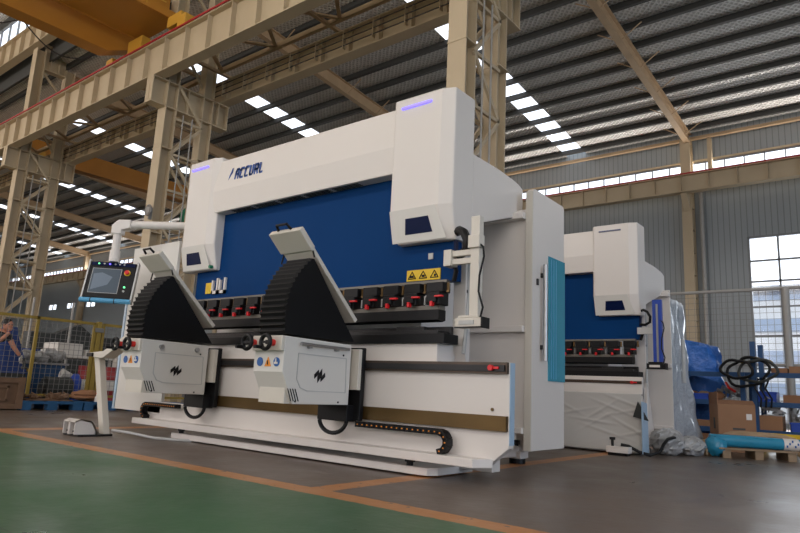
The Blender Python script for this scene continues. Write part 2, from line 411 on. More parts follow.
for k in (3, 4, 5): lattice_column(-5.45-9*k, 'small distant tan lattice column %s' % ['seen just left of the nearest left column', 'second one beyond the left column', 'at the far end of the hall'][k-3])

# crane girders ---------------------------------------------------------------
def girder(Y0, z0, z1, label, rail, w=.3, x0=XL+.3, x1=XR-.3, side=-1, sp=.9):
    t = thing('crane_girder', label, 'girder', (0, Y0, z0))
    mb = MB().hbeam((x0, Y0, (z0+z1)/2), (x1, Y0, (z0+z1)/2), w, z1-z0, .025)
    st = mb; x = -5.45+.45-sp*100
    while x < x1:
        if x > x0: st.box(x-.009, x+.009, Y0-w/2+.01, Y0+w/2-.01, z0+.03, z1-.03)
        x += sp
    obj('beam', mb, 'tan', t)
    ra = MB().box(x0, x1, Y0-.03, Y0+.03, z1, z1+.07); obj('rail', ra, 'railbrown', t)
    if rail:
        c = MB().box(x0, x1, Y0+side*(w/2+.03)-.015, Y0+side*(w/2+.03)+.015, z1+.0, z1+.04); obj('conductor_rail', c, 'redcable', t)
    return t
girder(7.71, 8.08, 9.02, 'tan plate crane girder with red conductor line, nearest, crossing the upper left', True)
g2 = girder(9.66, 8.08, 8.72, 'tan crane girder carrying three dark cables behind the lattice columns', False)
cb = MB(); cbk = MB()
for z in (8.25, 8.4, 8.55): cb.tube([(XL, 9.44, z), (XR, 9.44, z)], .014, 6)
x = -60
while x < 12: obj('cable_bracket', MB().box(x-.008, x+.008, 9.42, 9.52, 8.18, 8.62), 'tan', g2); x += .9
obj('cables', cb, 'cable', g2)
girder(22.95, 7.90, 8.53, 'tan crane girder along the far corrugated wall below the window strip', True)
gt = girder(8.0, 12.0, 12.95, 'tan high level stiffened beam on top of the lattice columns', False)
# walkway bracing between the two girders
for L0, L1, lab in ((-59, -51, 'at the hall end'), (-50, -42, 'far down the hall'), (-41, -33, 'beyond the third column'), (-32.2, -23.8, 'left of the left column'), (-23.15, -14.8, 'between the two left columns'), (-14.1, -5.8, 'above the large white press'), (-5.1, 3, 'above the smaller press at the right')):
    mb = MB(); mb.bar((L0, 9.30, 8.86), (L1, 9.30, 8.86), .1, .12); x = L0+.1; k = 0
    for e in (L0, (L0+L1)/2, L1): mb.box(e-.05, e+.05, 7.72, 9.70, 8.79, 8.86)
    while x < L1-1.1:
        a, b = (7.9, 9.28) if k % 2 else (9.28, 7.9)
        mb.bar((x, a, 8.86), (x+1.1, b, 8.86), .09, .05); x += 1.1; k += 1
    tag(obj('walkway_bracing', mb, 'tan2', loc=((L0+L1)/2, 8.6, 8.8)), 'flat tan zigzag bracing between the crane girders %s' % lab, 'bracing')

# far wall columns, eave, pipe, posts
wl = ['right of the small press beside the grey downpipe', 'hidden behind the large white press', 'far down the hall on the window wall', 'faint far wall column', 'second faint far wall column', 'last wall column before the hall end', 'far wall column outside the frame']
for k in range(-1, 6):
    X0 = -5.80-9*k
    mb = MB().box(X0-.17, X0+.17, 23.15, 23.18, 0, 10.0).box(X0-.17, X0+.17, 23.5, 23.53, 0, 10.0).box(X0-.015, X0+.015, 23.18, 23.5, 0, 10.0)
    for z in [1+.8*i for i in range(9)]: mb.box(X0-.16, X0+.16, 23.16, 23.5, z, z+.015)
    mb.prism([(22.75, 7.84), (23.2, 7.84), (23.2, 7.2)], 'X', X0-.1, X0+.1)
    tag(obj('wall_column', mb, 'tan', loc=(X0, 23.3, 0)), 'tan flanged wall column %s' % wl[k], 'column')
tag(obj('downpipe', MB().cyl((-5.38, 23.4, 0), (-5.38, 23.4, 8.0), .07), 'pipegrey', loc=(-5.38, 23.4, 0)), 'pale grey downpipe on the corrugated wall beside the wall column', 'pipe')
struct('trim_1', MB().bar((XL, 23.4, 10.02), (XR, 23.4, 10.02), .14, .1), 'tan2')
struct('trim_2', MB().box(XL, XR, YB-.05, YB+.01, 9.18, 9.25), 'tan')
for k in range(5):
    X0 = -5.05-9*k
    tag(obj('window_post', MB().box(X0-.07, X0+.07, 23.42, 23.58, 8.5, 9.95), 'tan', loc=(X0, 23.5, 8.5)), 'short tan post crossing the high window strip %s' % ['above the big window', 'behind the white press', 'down the hall', 'further down the hall', 'near the hall end'][k], 'post')

# overhead cranes -------------------------------------------------------------
t = thing('overhead_crane', 'orange overhead travelling crane at the top left with pale walkway and black cable loops', 'crane', (-15.5, 0, 9.1))
g = MB().prism([(-6, 9.15), (7.2, 9.15), (7.93, 9.5), (7.93, 10.1), (-6, 10.1)], 'X', -16.7, -16.2); obj('main_girder', g, 'crane', t, bevel=.01)
g = MB().box(-15.75, -14.05, -6, 7.9, 9.6, 9.66).box(-15.8, -15.74, -6, 7.9, 9.58, 9.8).box(-14.1, -14.04, -6, 7.9, 9.58, 9.8).box(-15.0, -14.4, -6, 7.8, 9.66, 10.4)
obj('second_girder', g, 'crane', t, bevel=.008)
obj('end_truck', MB().box(-17.1, -16.75, 7.6, 7.87, 9.12, 9.3), 'crane2', t, bevel=.015)
obj('end_truck', MB().box(-15.95, -15.25, 7.6, 7.85, 9.14, 9.5), 'crane2', t, bevel=.015)
obj('end_truck', MB().box(-13.6, -13.25, 7.6, 7.85, 9.12, 9.45).box(-14.1, -13.5, 7.62, 7.83, 9.3, 9.6), 'crane2', t, bevel=.015)
rl = MB()
for z in (9.95, 10.25, 10.6): rl.tube([(-14.05, -6, z), (-14.05, 7.5, z)], .018, 6)
for i in range(14): rl.tube([(-14.05, -6+i, 9.66), (-14.05, -6+i, 10.6)], .018, 6)
obj('railing', rl, 'crane2', t)
lp = MB(); pts = []
for i in range(41):
    u = i/40; pts.append((-18.0, 3.5+u*4.3, 9.9-.55*abs(math.sin(u*PI*2))))
lp.tube(pts, .018, 6); obj('festoon_cable', lp, 'cable', t)
t = thing('overhead_crane', 'orange overhead crane in the far bay beyond the left lattice columns', 'crane', (-27.3, 9.6, 9.0))
obj('main_girder', MB().box(-27.6, -27.3, 9.5, 23.3, 9.12, 9.95).box(-27.28, -26.9, 9.5, 23.3, 9.05, 9.1), 'crane', t)
obj('end_truck', MB().box(-28.8, -26.2, 9.5, 9.85, 8.82, 9.15), 'crane2', t, bevel=.01)
obj('hoist', MB().box(-28.2, -27.0, 17.2, 18.6, 8.3, 9.0).cyl((-27.5, 17.4, 8.6), (-27.5, 18.4, 8.6), .4), 'green', t, bevel=.01)

# ------------------------------------------------------------------ press brake
STROKES = {
 'A': [[(0, 0), (.1, .75), (.35, 1), (.8, 1), (.8, 0)], [(.05, .45), (.8, .45)]],
 'C': [[(.85, 1), (.25, 1), (.05, .8), (0, .15), (.12, 0), (.75, 0)]],
 'U': [[(0, 1), (0, .15), (.12, 0), (.6, 0), (.78, .18), (.78, 1)]],
 'R': [[(0, 0), (0, 1), (.7, 1), (.8, .85), (.8, .6), (.65, .48), (0, .48)], [(.45, .48), (.8, 0)]],
 'L': [[(0, 1), (0, .12), (.1, 0), (.7, 0)]]}
def stroke_text(txt, x, y, z, h, w, gap, th, shear=.2):
    mb = MB()
    for ch in txt:
        for st in STROKES[ch]:
            P = [Vector((x+(a+shear*b)*w, y, z+b*h)) for a, b in st]
            for p, q in zip(P, P[1:]):
                d = (q-p).normalized()*th*.35; mb.bar(p-d, q+d, .004, th, (0, 0, 1)) if abs((q-p).z) < .9*(q-p).length else mb.bar(p-d, q+d, th, .004, (0, 1, 0))
        x += w+gap
    return mb

def make_press(label, xl, xt, big):
    xr = -2.76
    base = ((xl+xr)/2, 4.5, 0)
    if TF: k, ax, ay, tx, ty = TF; base = ((base[0]-ax)*k+tx, (base[1]-ay)*k+ty, 0)
    t = thing('press_brake', label, 'press brake', base)
    # frame sides
    prof = [(4.27, 2.0), (4.27, 1.80), (4.28, 1.5), (4.28, 1.2), (4.27, .98), (4.31, .86), (4.31, .12), (4.62, .12), (4.36, .86), (4.345, 1.99), (5.1, 2.24), (5.22, 2.26), (5.22, 2.532), (5.14, 2.56), (5.06, 2.574), (4.78, 2.596), (4.34, 2.60), (4.34, 2.1), (4.27, 2.1)]
    for x0, x1 in ((xr-.12, xr), (xl, xl+.12)):
        o = obj('side_frame', MB().prism(prof, 'X', x0, x1), 'white', t, bevel=.006)
    # throat rib on the visible side
    pts = [(xr+.004, 4.275+.04*math.sin(PI*u*1.1), 1.92-1.0*u) for u in [i/14 for i in range(15)]]
    obj('throat_rib', MB().tube(pts, .016, 6), 'grey', t, smooth=True)
    obj('frame_plug', MB().cyl((xr-.01, 4.315, 1.42), (xr+.006, 4.315, 1.42), .022, 12), 'black', t)
    # body behind the ram
    obj('rear_body', MB().box(xl+.14, xr-.6, 4.5, 5.10, .3, 2.52), 'white', t)
    obj('top_deck', MB().box(xl+.14, xr-.13, 4.36, 5.15, 2.48, 2.54), 'white', t)
    obj('rear_wall', MB().box(xr-.6, -2.66, 5.11, 5.14, .3, 2.3).box(xr-.6, -2.66, 5.03, 5.12, 2.20, 2.26).box(xr-.6, -2.66, 5.04, 5.12, 1.17, 1.225).box(xr-.6, -2.66, 5.05, 5.12, .3, .35), 'white', t, bevel=.004)
    # cylinder covers
    def tower(x0, x1, right):
        zt = 3.09; m = MB()
        f = .11
        pl = [(x0+.02, 4.0), (x1-f, 4.0), (x1, 4.045), (x1, 4.34), (x0, 4.34), (x0, 4.03)] if right else [(x0, 4.34), (x0, 4.03), (x0+.02, 4.0), (x1-.11, 4.0), (x1, 4.045), (x1, 4.34)]
        n = len(pl)
        low = 2.09
        vs = [(a, b, low) for a, b in pl]+[(a, b, zt) for a, b in pl]
        # skirt that tucks in toward the bottom
        vs += [(a, b+.0, 1.82) if b > 4.2 else (a+(.05 if a < (x0+x1)/2 and right else 0), b+.06, 1.81) for a, b in pl]
        fs = [tuple(range(n, 2*n)), tuple(range(2*n, 3*n))]
        for i in range(n):
            j = (i+1) % n; fs += [(i, j, n+j, n+i), (2*n+i, 2*n+j, j, i)]
        m.add(vs, fs)
        c = obj('cylinder_cover', m, 'white', t, bevel=.012)
        return c
    cr = tower(-3.38, xr+.004, True); cl = tower(xl, xl+.57, False)
    for (c, x0, x1, right) in ((cr, -3.38, xr, True), (cl, xl, xl+.57, False)):
        a, b = (x0+.10, x0+.41) if right else (x0+.07, x0+.38)
        obj('led_strip', MB().bar((a, 3.995, 3.0), (b, 3.995, 3.0), .012, .018), 'led' if big else 'ledoff', c)
        p0, p1 = (x0+.016, x1-.14) if right else (x0+.016, x1-.12)
        # grey inspection panel set on the skirt
        q = MB().add([(p0, 3.994, 2.09), (p1, 3.994, 2.09), (p1+(.09 if right else .08), 4.05, 1.82), (p0+.005, 4.05, 1.82), (p0, 4.004, 2.09), (p1, 4.004, 2.09), (p1+.08, 4.06, 1.82), (p0+.005, 4.06, 1.82)],
                     [(0, 1, 2, 3), (4, 7, 6, 5), (0, 4, 5, 1), (1, 5, 6, 2), (2, 6, 7, 3), (3, 7, 4, 0)])
        pn = obj('inspection_panel', q, 'housing', c)
        w0 = x0+.17 if right else x0+.11
        yy = lambda z: 3.99+(2.09-z)/.27*.056
        q = MB().add([(w0+.01, yy(2.01), 2.01), (w0+.24, yy(2.01), 2.01), (w0+.27, yy(1.88), 1.88), (w0-.005, yy(1.88), 1.88), (w0+.01, yy(2.01)+.01, 2.01), (w0+.24, yy(2.01)+.01, 2.01), (w0+.27, yy(1.88)+.01, 1.88), (w0-.005, yy(1.88)+.01, 1.88)],
                     [(0, 1, 2, 3), (4, 7, 6, 5), (0, 4, 5, 1), (1, 5, 6, 2), (2, 6, 7, 3), (3, 7, 4, 0)])
        obj('inspection_window', q, 'navy', pn)
    if big: obj('indicator', MB().cyl((xl+.53, 4.08, 1.84), (xl+.53, 4.04, 1.84), .018), 'green', cl)
    # top beam cover, lower face leans back slightly
    b0, b1 = xl+.5, -3.36
    bp = [(4.045, 3.04), (4.01, 2.68), (4.03, 2.44), (4.34, 2.44), (4.34, 3.04)]
    bc = obj('top_beam_cover', MB().prism(bp, 'X', b0, b1), 'white', t, bevel=.008)
    vs = MB(); n = 5; w = (b1-b0-.7)/n
    for i in range(n):
        for j in range(3): vs.box(b0+.3+i*w, b0+.3+i*w+w*.86, 4.06+.03*j, 4.072+.03*j, 2.434, 2.4395)
    obj('vent', vs, 'black', bc)
    if big:
        # upper beam face leans: y goes from 4.01 (z 2.68) to 4.045 (z 3.04)
        obj('lettering', stroke_text('ACCURL', -5.60, 4.02, 2.78, .10, .060, .022, .025), 'text', bc)
        obj('logo_mark', MB().prism([(-5.715, 2.78), (-5.70, 2.83), (-5.652, 2.91), (-5.66, 2.86)], 'Y', 4.018, 4.03), 'text', bc)
    # ram
    ram = obj('ram', MB().box(xl+.16, -2.79, 4.15, 4.25, 1.49, 2.6), 'blue', t, bevel=.004)
    obj('ram_edge', MB().box(xl+.16, -2.84, 4.12, 4.16, 1.475, 1.497), 'railedge', ram)
    def sign(x0, x1, z0, z1, lab='warning_label'):
        s = obj(lab, MB().box(x0, x1, 4.14, 4.149, z0, z1), 'yellow', ram)
        tr = MB(); w = (x1-x0)/3; h = (z1-z0)
        for i in range(3):
            cx = x0+w*(i+.5); a = Vector((cx-w*.34, 4.138, z0+.2*h)); b = Vector((cx+w*.34, 4.138, z0+.2*h)); c2 = Vector((cx, 4.138, z1-.16*h))
            for p, q in ((a, b), (b, c2), (c2, a)): tr.bar(p, q, .004, .006, (0, 1, 0)) if 0 else tr.tube([p, q], .004, 4)
            tr.box(cx-w*.1+.01*(i-1), cx+w*.14, 4.135, 4.139, z0+.3*h, z0+.5*h)
        obj('warning_triangles', tr, 'black', s)
    if big: sign(-3.26, -2.92, 1.508, 1.60)
    if big:
        obj('small_plate', MB().box(-3.045, -3.0, 4.14, 4.149, 1.68, 1.73), 'grey', ram)
        obj('small_label', MB().box(-6.10, -5.98, 4.14, 4.149, 1.56, 1.68), 'yellow', ram)
        u = MB()
        for cx in (-6.0+.08, -5.79):
            u.box(cx-.055, cx-.03, 4.125, 4.15, 1.55, 1.70).box(cx+.03, cx+.055, 4.125, 4.15, 1.55, 1.72).box(cx-.055, cx+.055, 4.125, 4.15, 1.55, 1.585)
        obj('white_bracket', u, 'white', ram)
    # clamps
    x = -2.895; first = None
    while x > xl+.3:
        if first is None:
            c = obj('tool_clamp', MB().box(x-.085, x+.075, 4.04, 4.15, 1.385, 1.465).box(x-.07, x+.06, 4.02, 4.15, 1.285, 1.385).box(x-.05, x+.04, 4.0, 4.04, 1.30, 1.36), 'black', t, bevel=.006)
            obj('lever', MB().box(x+.03, x+.10, 3.99, 4.02, 1.338, 1.353), 'brightred', c, bevel=.003)
            obj('release_button', MB().box(x-.008, x+.014, 3.985, 4.02, 1.268, 1.308), 'brightred', c, bevel=.003)
            obj('stud', MB().cyl((x+.1, 4.08, 1.40), (x+.1, 4.08, 1.46), .012, 8).box(x+.09, x+.112, 4.07, 4.09, 1.385, 1.40), 'brass', c)
            obj('clip', MB().box(x-.108, x-.098, 4.05, 4.06, 1.29, 1.36).box(x-.108, x-.088, 4.05, 4.06, 1.35, 1.36), 'grey', c)
            first = (c, x)
        else:
            k = TF[0] if TF else 1
            d = first[0].copy(); C.objects.link(d); d.parent = t; d.location = ((x-first[1])*k, 0, 0)
            for g in kids(first[0]): e = g.copy(); C.objects.link(e); e.parent = d
        x -= .224
    obj('upper_tool', MB().box(xl+.3, -2.86, 4.06, 4.14, 1.25, 1.285), 'railedge', t)
    obj('punch', MB().prism([(4.05, 1.25), (4.15, 1.25), (4.15, 1.17), (4.11, 1.155), (4.05, 1.17)], 'X', xl+.3, -2.86), 'black', t)
    obj('die', MB().box(xl+.3, -2.78, 4.02, 4.22, .985, 1.06), 'black', t, bevel=.004)
    obj('die_holder', MB().box(xl+.3, -2.86, 4.05, 4.2, 1.06, 1.09).box(-3.28, -3.0, 4.06, 4.1, 1.09, 1.12).box(xl+.3, -2.84, 4.2, 4.24, 1.06, 1.13), 'dsteel', t, bevel=.003)
    # table
    obj('bed', MB().box(xl+.3, -2.86, 4.05, 4.3, .845, .985), 'white', t, bevel=.004)
    tl = xl-.5
    pl = [(tl+.12, .30), (tl+.25, .36), (tl+.4, .36) if big else (tl+.3, .36), (xl+.45, .36), (xl+.45, .842), (xt, .842), (xt, .26), (xt-.16, .13), (tl+.12, .13)]
    fp = obj('table_plate', MB().prism(pl, 'Y', 4.0, 4.07), 'white', t, bevel=.004)
    if big: obj('edge_film', MB().box(xt, xt+.004, 4.005, 4.07, .28, .84), 'bluefilm', fp)
    g0, g1 = (.762, .842) if big else (.895, .932)
    if not big: obj('apron', MB().box(xl+.45, xt, 3.985, 4.04, .70, .985), 'white', t, bevel=.004); obj('trim_strip', MB().box(xl+.45, xt, 3.975, 3.985, .745, .765), 'railbrown', t)
    gr = obj('guide_rail', MB().box(xl+.45, xt-.005, 3.97, 4.0, g0, g1), 'railbrown', t)
    if big: obj('scale', MB().box(xl+.45, xt-.02, 3.955, 3.972, .778, .822), 'dsteel', gr)
    gm = (g0+g1)/2
    obj('end_stop', MB().cyl((xt-.12, 3.96, gm), (xt-.12, 3.93, gm), .02).box(xt-.10, xt-.06, 3.94, 3.96, gm-.008, gm+.008), 'brightred', gr)
    obj('lower_rail', MB().box(xl+.45, xt-.005, 3.965, 4.0, .372, .475), 'brass', t)
    obj('bottom_shelf', MB().prism([(tl+.15, 3.86), (xt-.2, 3.86), (xt-.12, 4.0), (tl+.2, 4.0)], 'Z', .12, .18), 'white', t, bevel=.004)
    if not big: pass
    obj('base_plate', MB().prism([(xl+.33, 3.93), (xr-.16, 3.93), (xr-.08, 3.95), (xr-.03, 4.02), (xr-.03, 4.5), (xl+.33, 4.5)], 'Z', .012, .068), 'white', t, bevel=.006)
    obj('end_foot_plate', MB().box(-3.0, xt-.3, 4.3, 4.42, .05, .14), 'white', t, bevel=.004)
    for x in (xl+.46, xr-.25):
        obj('levelling_bolt', MB().cyl((x, 3.965, .06), (x, 3.965, .12), .026, 8).cyl((x, 3.965, .095), (x, 3.965, .118), .04, 6), 'black', t)
    # rear levelling foot by the side guard
    ft = obj('levelling_foot', MB().box(-3.04, -2.90, 5.5, 5.66, .045, .11).box(-3.0, -2.9, 5.6, 5.68, .1, .34).box(-3.02, -2.95, 4.9, 5.6, .06, .16), 'white', t, bevel=.008)
    obj('foot_pad', MB().cyl((-2.97, 5.57, 0), (-2.97, 5.57, .045), .075), 'black', ft)
    obj('foot_bolt', MB().cyl((-2.97, 5.55, .11), (-2.97, 5.55, .2), .02, 8).cyl((-2.97, 5.55, .17), (-2.97, 5.55, .21), .035, 6), 'black', ft)
    if big:
        obj('floor_hose', MB().tube([(-2.98, 5.45, .36), (-2.92, 5.4, .39), (-2.84, 5.35, .37), (-2.8, 5.3, .35)], .014), 'black', t, smooth=True)
        # drag chains on the shelf
        def chain(x0, x1, sgn, zt=.335, zb=.195, flip=1):
            c = []; R = (zt-zb)/2
            c += [(x0+(x1-x0)*i/16, zt) for i in range(17)]
            c += [(x1+flip*R*math.sin(a), (zt+zb)/2+R*math.cos(a)) for a in [PI*i/5 for i in range(1, 6)]]
            m = MB(); d = []
            for i, (p, q) in enumerate(zip(c, c[1:])):
                L = Vector((q[0]-p[0], 0, q[1]-p[1])); 
                m.bar((p[0]-.08*L.x, 3.93, p[1]-.08*L.z), (q[0]+.08*L.x, 3.93, q[1]+.08*L.z), .07, .042, (0, 1, 0) if 0 else (0, 0, 1) if abs(L.x) > abs(L.z) else (1, 0, 0))
                mx, mz = (p[0]+q[0])/2, (p[1]+q[1])/2
                d.append(MB().box(mx-.0045, mx+.0045, 3.889, 3.896, mz-.0045, mz+.0045))
            o = obj('drag_chain', m, 'black', t)
            for q in d: obj('chain_mark', q, 'orange', o)
        chain(-3.52, -2.72, 1); chain(-6.06, -6.64, -1, flip=-1)
        obj('bolt_cover', MB().cyl((-2.33, 4.0, .515), (-2.33, 3.99, .515), .012, 10), 'brass', fp)
        
    # side guard door
    if big:
        d = obj('side_guard', MB().prism([(5.10, .16), (5.10, 2.46), (5.13, 2.49), (5.74, 2.475), (5.76, 2.46), (5.76, .16)], 'X', -2.655, -2.59), 'white', t, bevel=.004)
        obj('guard_edge', MB().box(-2.657, -2.588, 5.085, 5.10, .16, 2.46), 'cream', d, bevel=.003)
        h = obj('handle', MB().cyl((-2.545, 5.265, .93), (-2.545, 5.265, 1.80), .022, 12), 'steel', d, smooth=True)
        obj('handle_bracket', MB().box(-2.59, -2.575, 5.17, 5.20, 1.60, 1.66).box(-2.59, -2.545, 5.25, 5.28, 1.03, 1.07).box(-2.59, -2.545, 5.25, 5.28, 1.68, 1.72), 'dsteel', d, bevel=.004)
        w = MB().box(-2.595, -2.582, 5.41, 5.762, .76, 1.91)
        obj('window_panel', w, 'tealwin', d)
        fm = MB()
        for y in (5.46, 5.51, 5.56): fm.box(-2.583, -2.579, y, y+.008, .78, 1.89)
        obj('film_edge', fm, 'azure', d)
    else:
        d = obj('side_guard', MB().box(-2.84, -2.76, 5.14, 5.20, .16, 2.12).box(-2.86, -2.78, 5.20, 6.0, .16, 2.16), 'white', t, bevel=.004)
    # cabinet inner panel
    # sensor bracket held on the ram end
    bx = -2.52
    am = MB().box(-2.79, bx, 4.04, 4.08, 1.655, 1.70).box(-2.79, bx, 4.04, 4.08, 1.59, 1.635).box(-2.81, -2.74, 4.02, 4.12, 1.58, 1.71) if big else MB().box(-2.79, bx, 4.04, 4.08, 1.55, 1.64)
    obj('bracket_arm', am, 'cream' if big else 'grey', t, bevel=.004)
    s = obj('sensor_bracket', MB().box(bx-.042, bx+.035, 4.02, 4.08, 1.17, 1.95).box(bx-.055, bx+.045, 4.0, 4.08, 1.70, 1.80) if big else MB().box(bx-.062, bx+.055, 4.02, 4.08, 1.17, 2.0), 'cream' if big else 'binblue', t, bevel=.004)
    if not big: obj('bracket_stripe', MB().box(bx-.012, bx+.012, 4.005, 4.02, 1.18, 1.94), 'steel', s)
    sb = obj('sensor_head', MB().box(bx-.14, bx+.09, 3.98, 4.08, 1.095, 1.165).box(bx-.12, bx+.06, 3.99, 4.07, 1.165, 1.185), 'cream' if big else 'black', t, bevel=.006)
    obj('sensor_lens', MB().box(bx+.09, bx+.10, 3.975, 4.085, 1.09, 1.17).box(bx-.14, bx+.1, 3.975, 3.985, 1.09, 1.10), 'black', sb)
    obj('sensor_label', MB().box(bx-.1, bx+.03, 3.972, 3.98, 1.115, 1.145), 'white' if not big else 'grey', sb)
    hs = []
    for i in range(13):
        a = PI*i/12; hs.append((-2.74+.03*math.sin(a), 4.12+.09*math.sin(a), 1.84-.16*(i/12)))
    hs = [(-2.77, 4.13, 1.87), (-2.72, 4.10, 1.88), (-2.66, 4.07, 1.85), (-2.62, 4.06, 1.78), (-2.63, 4.07, 1.71), (-2.70, 4.1, 1.68), (-2.77, 4.13, 1.69)]
    obj('hose', MB().tube(hs, .034 if big else .018, 8), 'black', t, smooth=True)
    obj('hose', MB().tube([(-2.78, 4.13, 1.62), (-2.74, 4.10, 1.55), (-2.77, 4.12, 1.48)], .02, 8), 'black', t, smooth=True)
    obj('sensor_cable', MB().tube([(bx+.02, 4.03, 1.74), (bx+.07, 4.02, 1.70), (bx+.09, 4.0, 1.62), (bx+.055, 4.0, 1.48), (bx+.05, 4.0, 1.36), (bx+.09, 4.0, 1.24), (bx+.07, 4.0, 1.165)], .008, 6), 'black', s, smooth=True)
    obj('ram_post', MB().box(-2.785, -2.765, 4.12, 4.16, 1.6, 1.98), 'navy', t)
    return t

big = make_press('large white and blue press brake lettered ACCURL in the middle of the picture', -6.46, -2.2, True)
# extra top-left details of the side guard hinge
TF = (.92, -2.76, 4.0, -2.59, 7.9)
small = make_press('smaller white and blue press brake partly wrapped, behind and right of the large one', -5.25, -2.72, False)
TF = None
# left side guard of the big press
g = obj('left_side_guard', MB().box(-7.48, -6.5, 4.0, 4.04, .24, 2.18), 'housing', big, bevel=.004)
obj('film_strip', MB().box(-7.52, -7.48, 3.99, 4.04, .24, 1.9), 'bluefilm', g)

# ------------------------------------------------------------------ sheet follower arms
def follower(dx, label, both):
    X1 = -3.54; X0 = -3.87
    t = thing('sheet_follower', label, 'sheet follower', (X0+.16, 3.5, 0))
    side = [(3.11, .705), (3.11, .965), (3.82, .955), (3.82, .48), (3.23, .48), (3.14, .65)]
    bd = obj('housing', MB().prism(side, 'X', X0, X1), 'housing', t, bevel=.006)
    # door panel outline on the right side
    ln = MB(); P = [(3.25, .848), (3.765, .842), (3.775, .575), (3.36, .578), (3.29, .60), (3.25, .66)]
    for a, b in zip(P, P[1:]+P[:1]): ln.bar((X1+.002, a[0], a[1]), (X1+.002, b[0], b[1]), .004, .006)
    obj('door_seam', ln, 'grey', bd)
    lg = MB()
    for dy, dz, h in ((-.034, .010, .030), (0, 0, .046), (.034, -.010, .030)):
        a, zc = 3.482+dy, .695+dz
        lg.prism([(a-.020, zc-h*1.15), (a-.024, zc-h*.1), (a+.020, zc+h*1.15), (a+.024, zc+h*.1)], 'X', X1, X1+.004)
    obj('logo_mark', lg, 'black', bd)
    vt = MB()
    for i in range(4): vt.prism([(3.165+.024*i, .59), (3.174+.024*i, .59), (3.214+.024*i, .50), (3.205+.024*i, .50)], 'X', X1, X1+.003)
    obj('vent', vt, 'black', bd)
    if both == 'bar':
        obj('hinge_rod', MB().cyl((X1+.03, 3.24, .918), (X1+.03, 3.76, .914), .012).box(X1, X1+.03, 3.33, 3.36, .89, .925).box(X1, X1+.03, 3.62, 3.65, .89, .925), 'steel', t, smooth=True)
    else:
        for y in (3.30, 3.68): obj('lock_knob', MB().cyl((X1, y, .905), (X1+.025, y, .905), .022, 14), 'steel', t, smooth=True)
    for (y, z) in ((3.73, .865), (3.25, .50), (3.7, .50)): obj('screw', MB().cyl((X1, y, z), (X1+.004, y, z), .008, 8), 'black', bd)
    obj('front_ledge', MB().box(X0, X1-.002, 3.085, 3.11, .855, .965), 'cream', t, bevel=.004)
    # lower nose recessed behind the chamfer
    obj('lower_nose', MB().box(X0+.02, X1-.03, 3.17, 3.24, .482, .66), 'cream', bd)
    # warning signs
    s = obj('mandatory_sign', MB().cyl((X0+.075, 3.112, .775), (X0+.075, 3.105, .775), .033, 18), 'bluelab', t)
    s = obj('mandatory_sign', MB().cyl((X1-.07, 3.112, .775), (X1-.07, 3.105, .775), .033, 18), 'bluelab', t)
    obj('hand_symbol', MB().box(X1-.09, X1-.055, 3.1, 3.105, .76, .775).box(X1-.08, X1-.07, 3.1, 3.105, .775, .80), 'white', s)
    cx = X0+.165
    w = obj('warning_sign', MB().prism([(cx-.036, .742), (cx+.036, .742), (cx, .812)], 'Y', 3.105, 3.112), 'orange', t)
    obj('bolt_symbol', MB().box(cx-.004, cx+.004, 3.101, 3.105, .755, .785), 'black', w)
    # handwheels
    for cx2 in (-3.845, -3.635):
        obj('knob', MB().cyl((cx2, 3.09, .912), (cx2, 3.05, .912), .026, 14), 'red', t, smooth=True)
        hw = obj('handwheel', MB().ring((cx2-.01, 3.02, .912), (0, 1, 0), .050, .016).cyl((cx2-.01, 3.02, .912), (cx2, 3.05, .912), .016, 10).bar((cx2-.06, 3.02, .912), (cx2+.04, 3.02, .912), .014, .018), 'black', t, smooth=True)
        obj('crank_grip', MB().cyl((cx2-.045, 3.01, .875), (cx2-.045, 2.95, .875), .013, 10), 'black', hw, smooth=True)
    # tilted support plate and cap
    u = Vector((0, -.675, .625)).normalized(); n = Vector((0, -u.z, u.y))
    P0 = Vector((0, 3.85, 1.165)); Lp = .925
    def pt(s, d): p = P0+u*s+n*d+Vector((0, .02, .0)); return (p.y, p.z)
    obj('support_plate', MB().prism([pt(0, 0), pt(Lp, 0), pt(Lp, .036), pt(0, .036)], 'X', X0+.0, X1), 'cream', t, bevel=.004)
    cp = obj('end_cap', MB().prism([pt(Lp-.19, -.004), pt(Lp+.005, -.004), pt(Lp+.005, .045), pt(Lp-.19, .045)], 'X', X0-.02, X1+.008), 'cream', t, bevel=.006)
    hp = pt(Lp+.0, .01); hq = pt(Lp+.055, .01)
    obj('handle', MB().tube([(X0+.07, *hp), (X0+.085, *hq), (X0+.2, *hq), (X0+.215, *hp)], .011, 8), 'black', cp, smooth=True)
    a = pt(Lp-.2, .03); b = pt(Lp-.25, .09)
    obj('hook', MB().tube([(X1-.0, *a), (X1+.01, a[0]+.01, a[1]-.05)], .007, 6), 'black', t)
    obj('hook', MB().tube([(X0, *a), (X0-.02, *b)], .007, 6), 'black', t)
    # bellows: radial folds round the pivot near the die
    py, pz = 3.86, .98; m = MB(); fr = []
    key = [(.0, .745), (.17, .765), (.34, .785), (.52, .795), (.70, .80), (.88, .79)]
    N = 15
    for i in range(N*2+1):
        th = .0+.865*i/(N*2); R = .745+.06*math.sin(th*2.4)
        R += .006 if i % 2 else -.010
        fr.append((py-R*math.cos(th), pz+R*math.sin(th)))
    poly = [(py, pz)]+fr
    m.prism(poly, 'X', X0+.035, X1-.012)
    obj('bellows', m, 'bellow', t)
    rb = MB()
    for i in range(1, N*2, 2):
        y, z = fr[i]; rb.box(X0+.03, X1-.03, y-.004, y+.03, z-.003, z+.003)
    obj('bellows_folds', rb, 'folds', t)
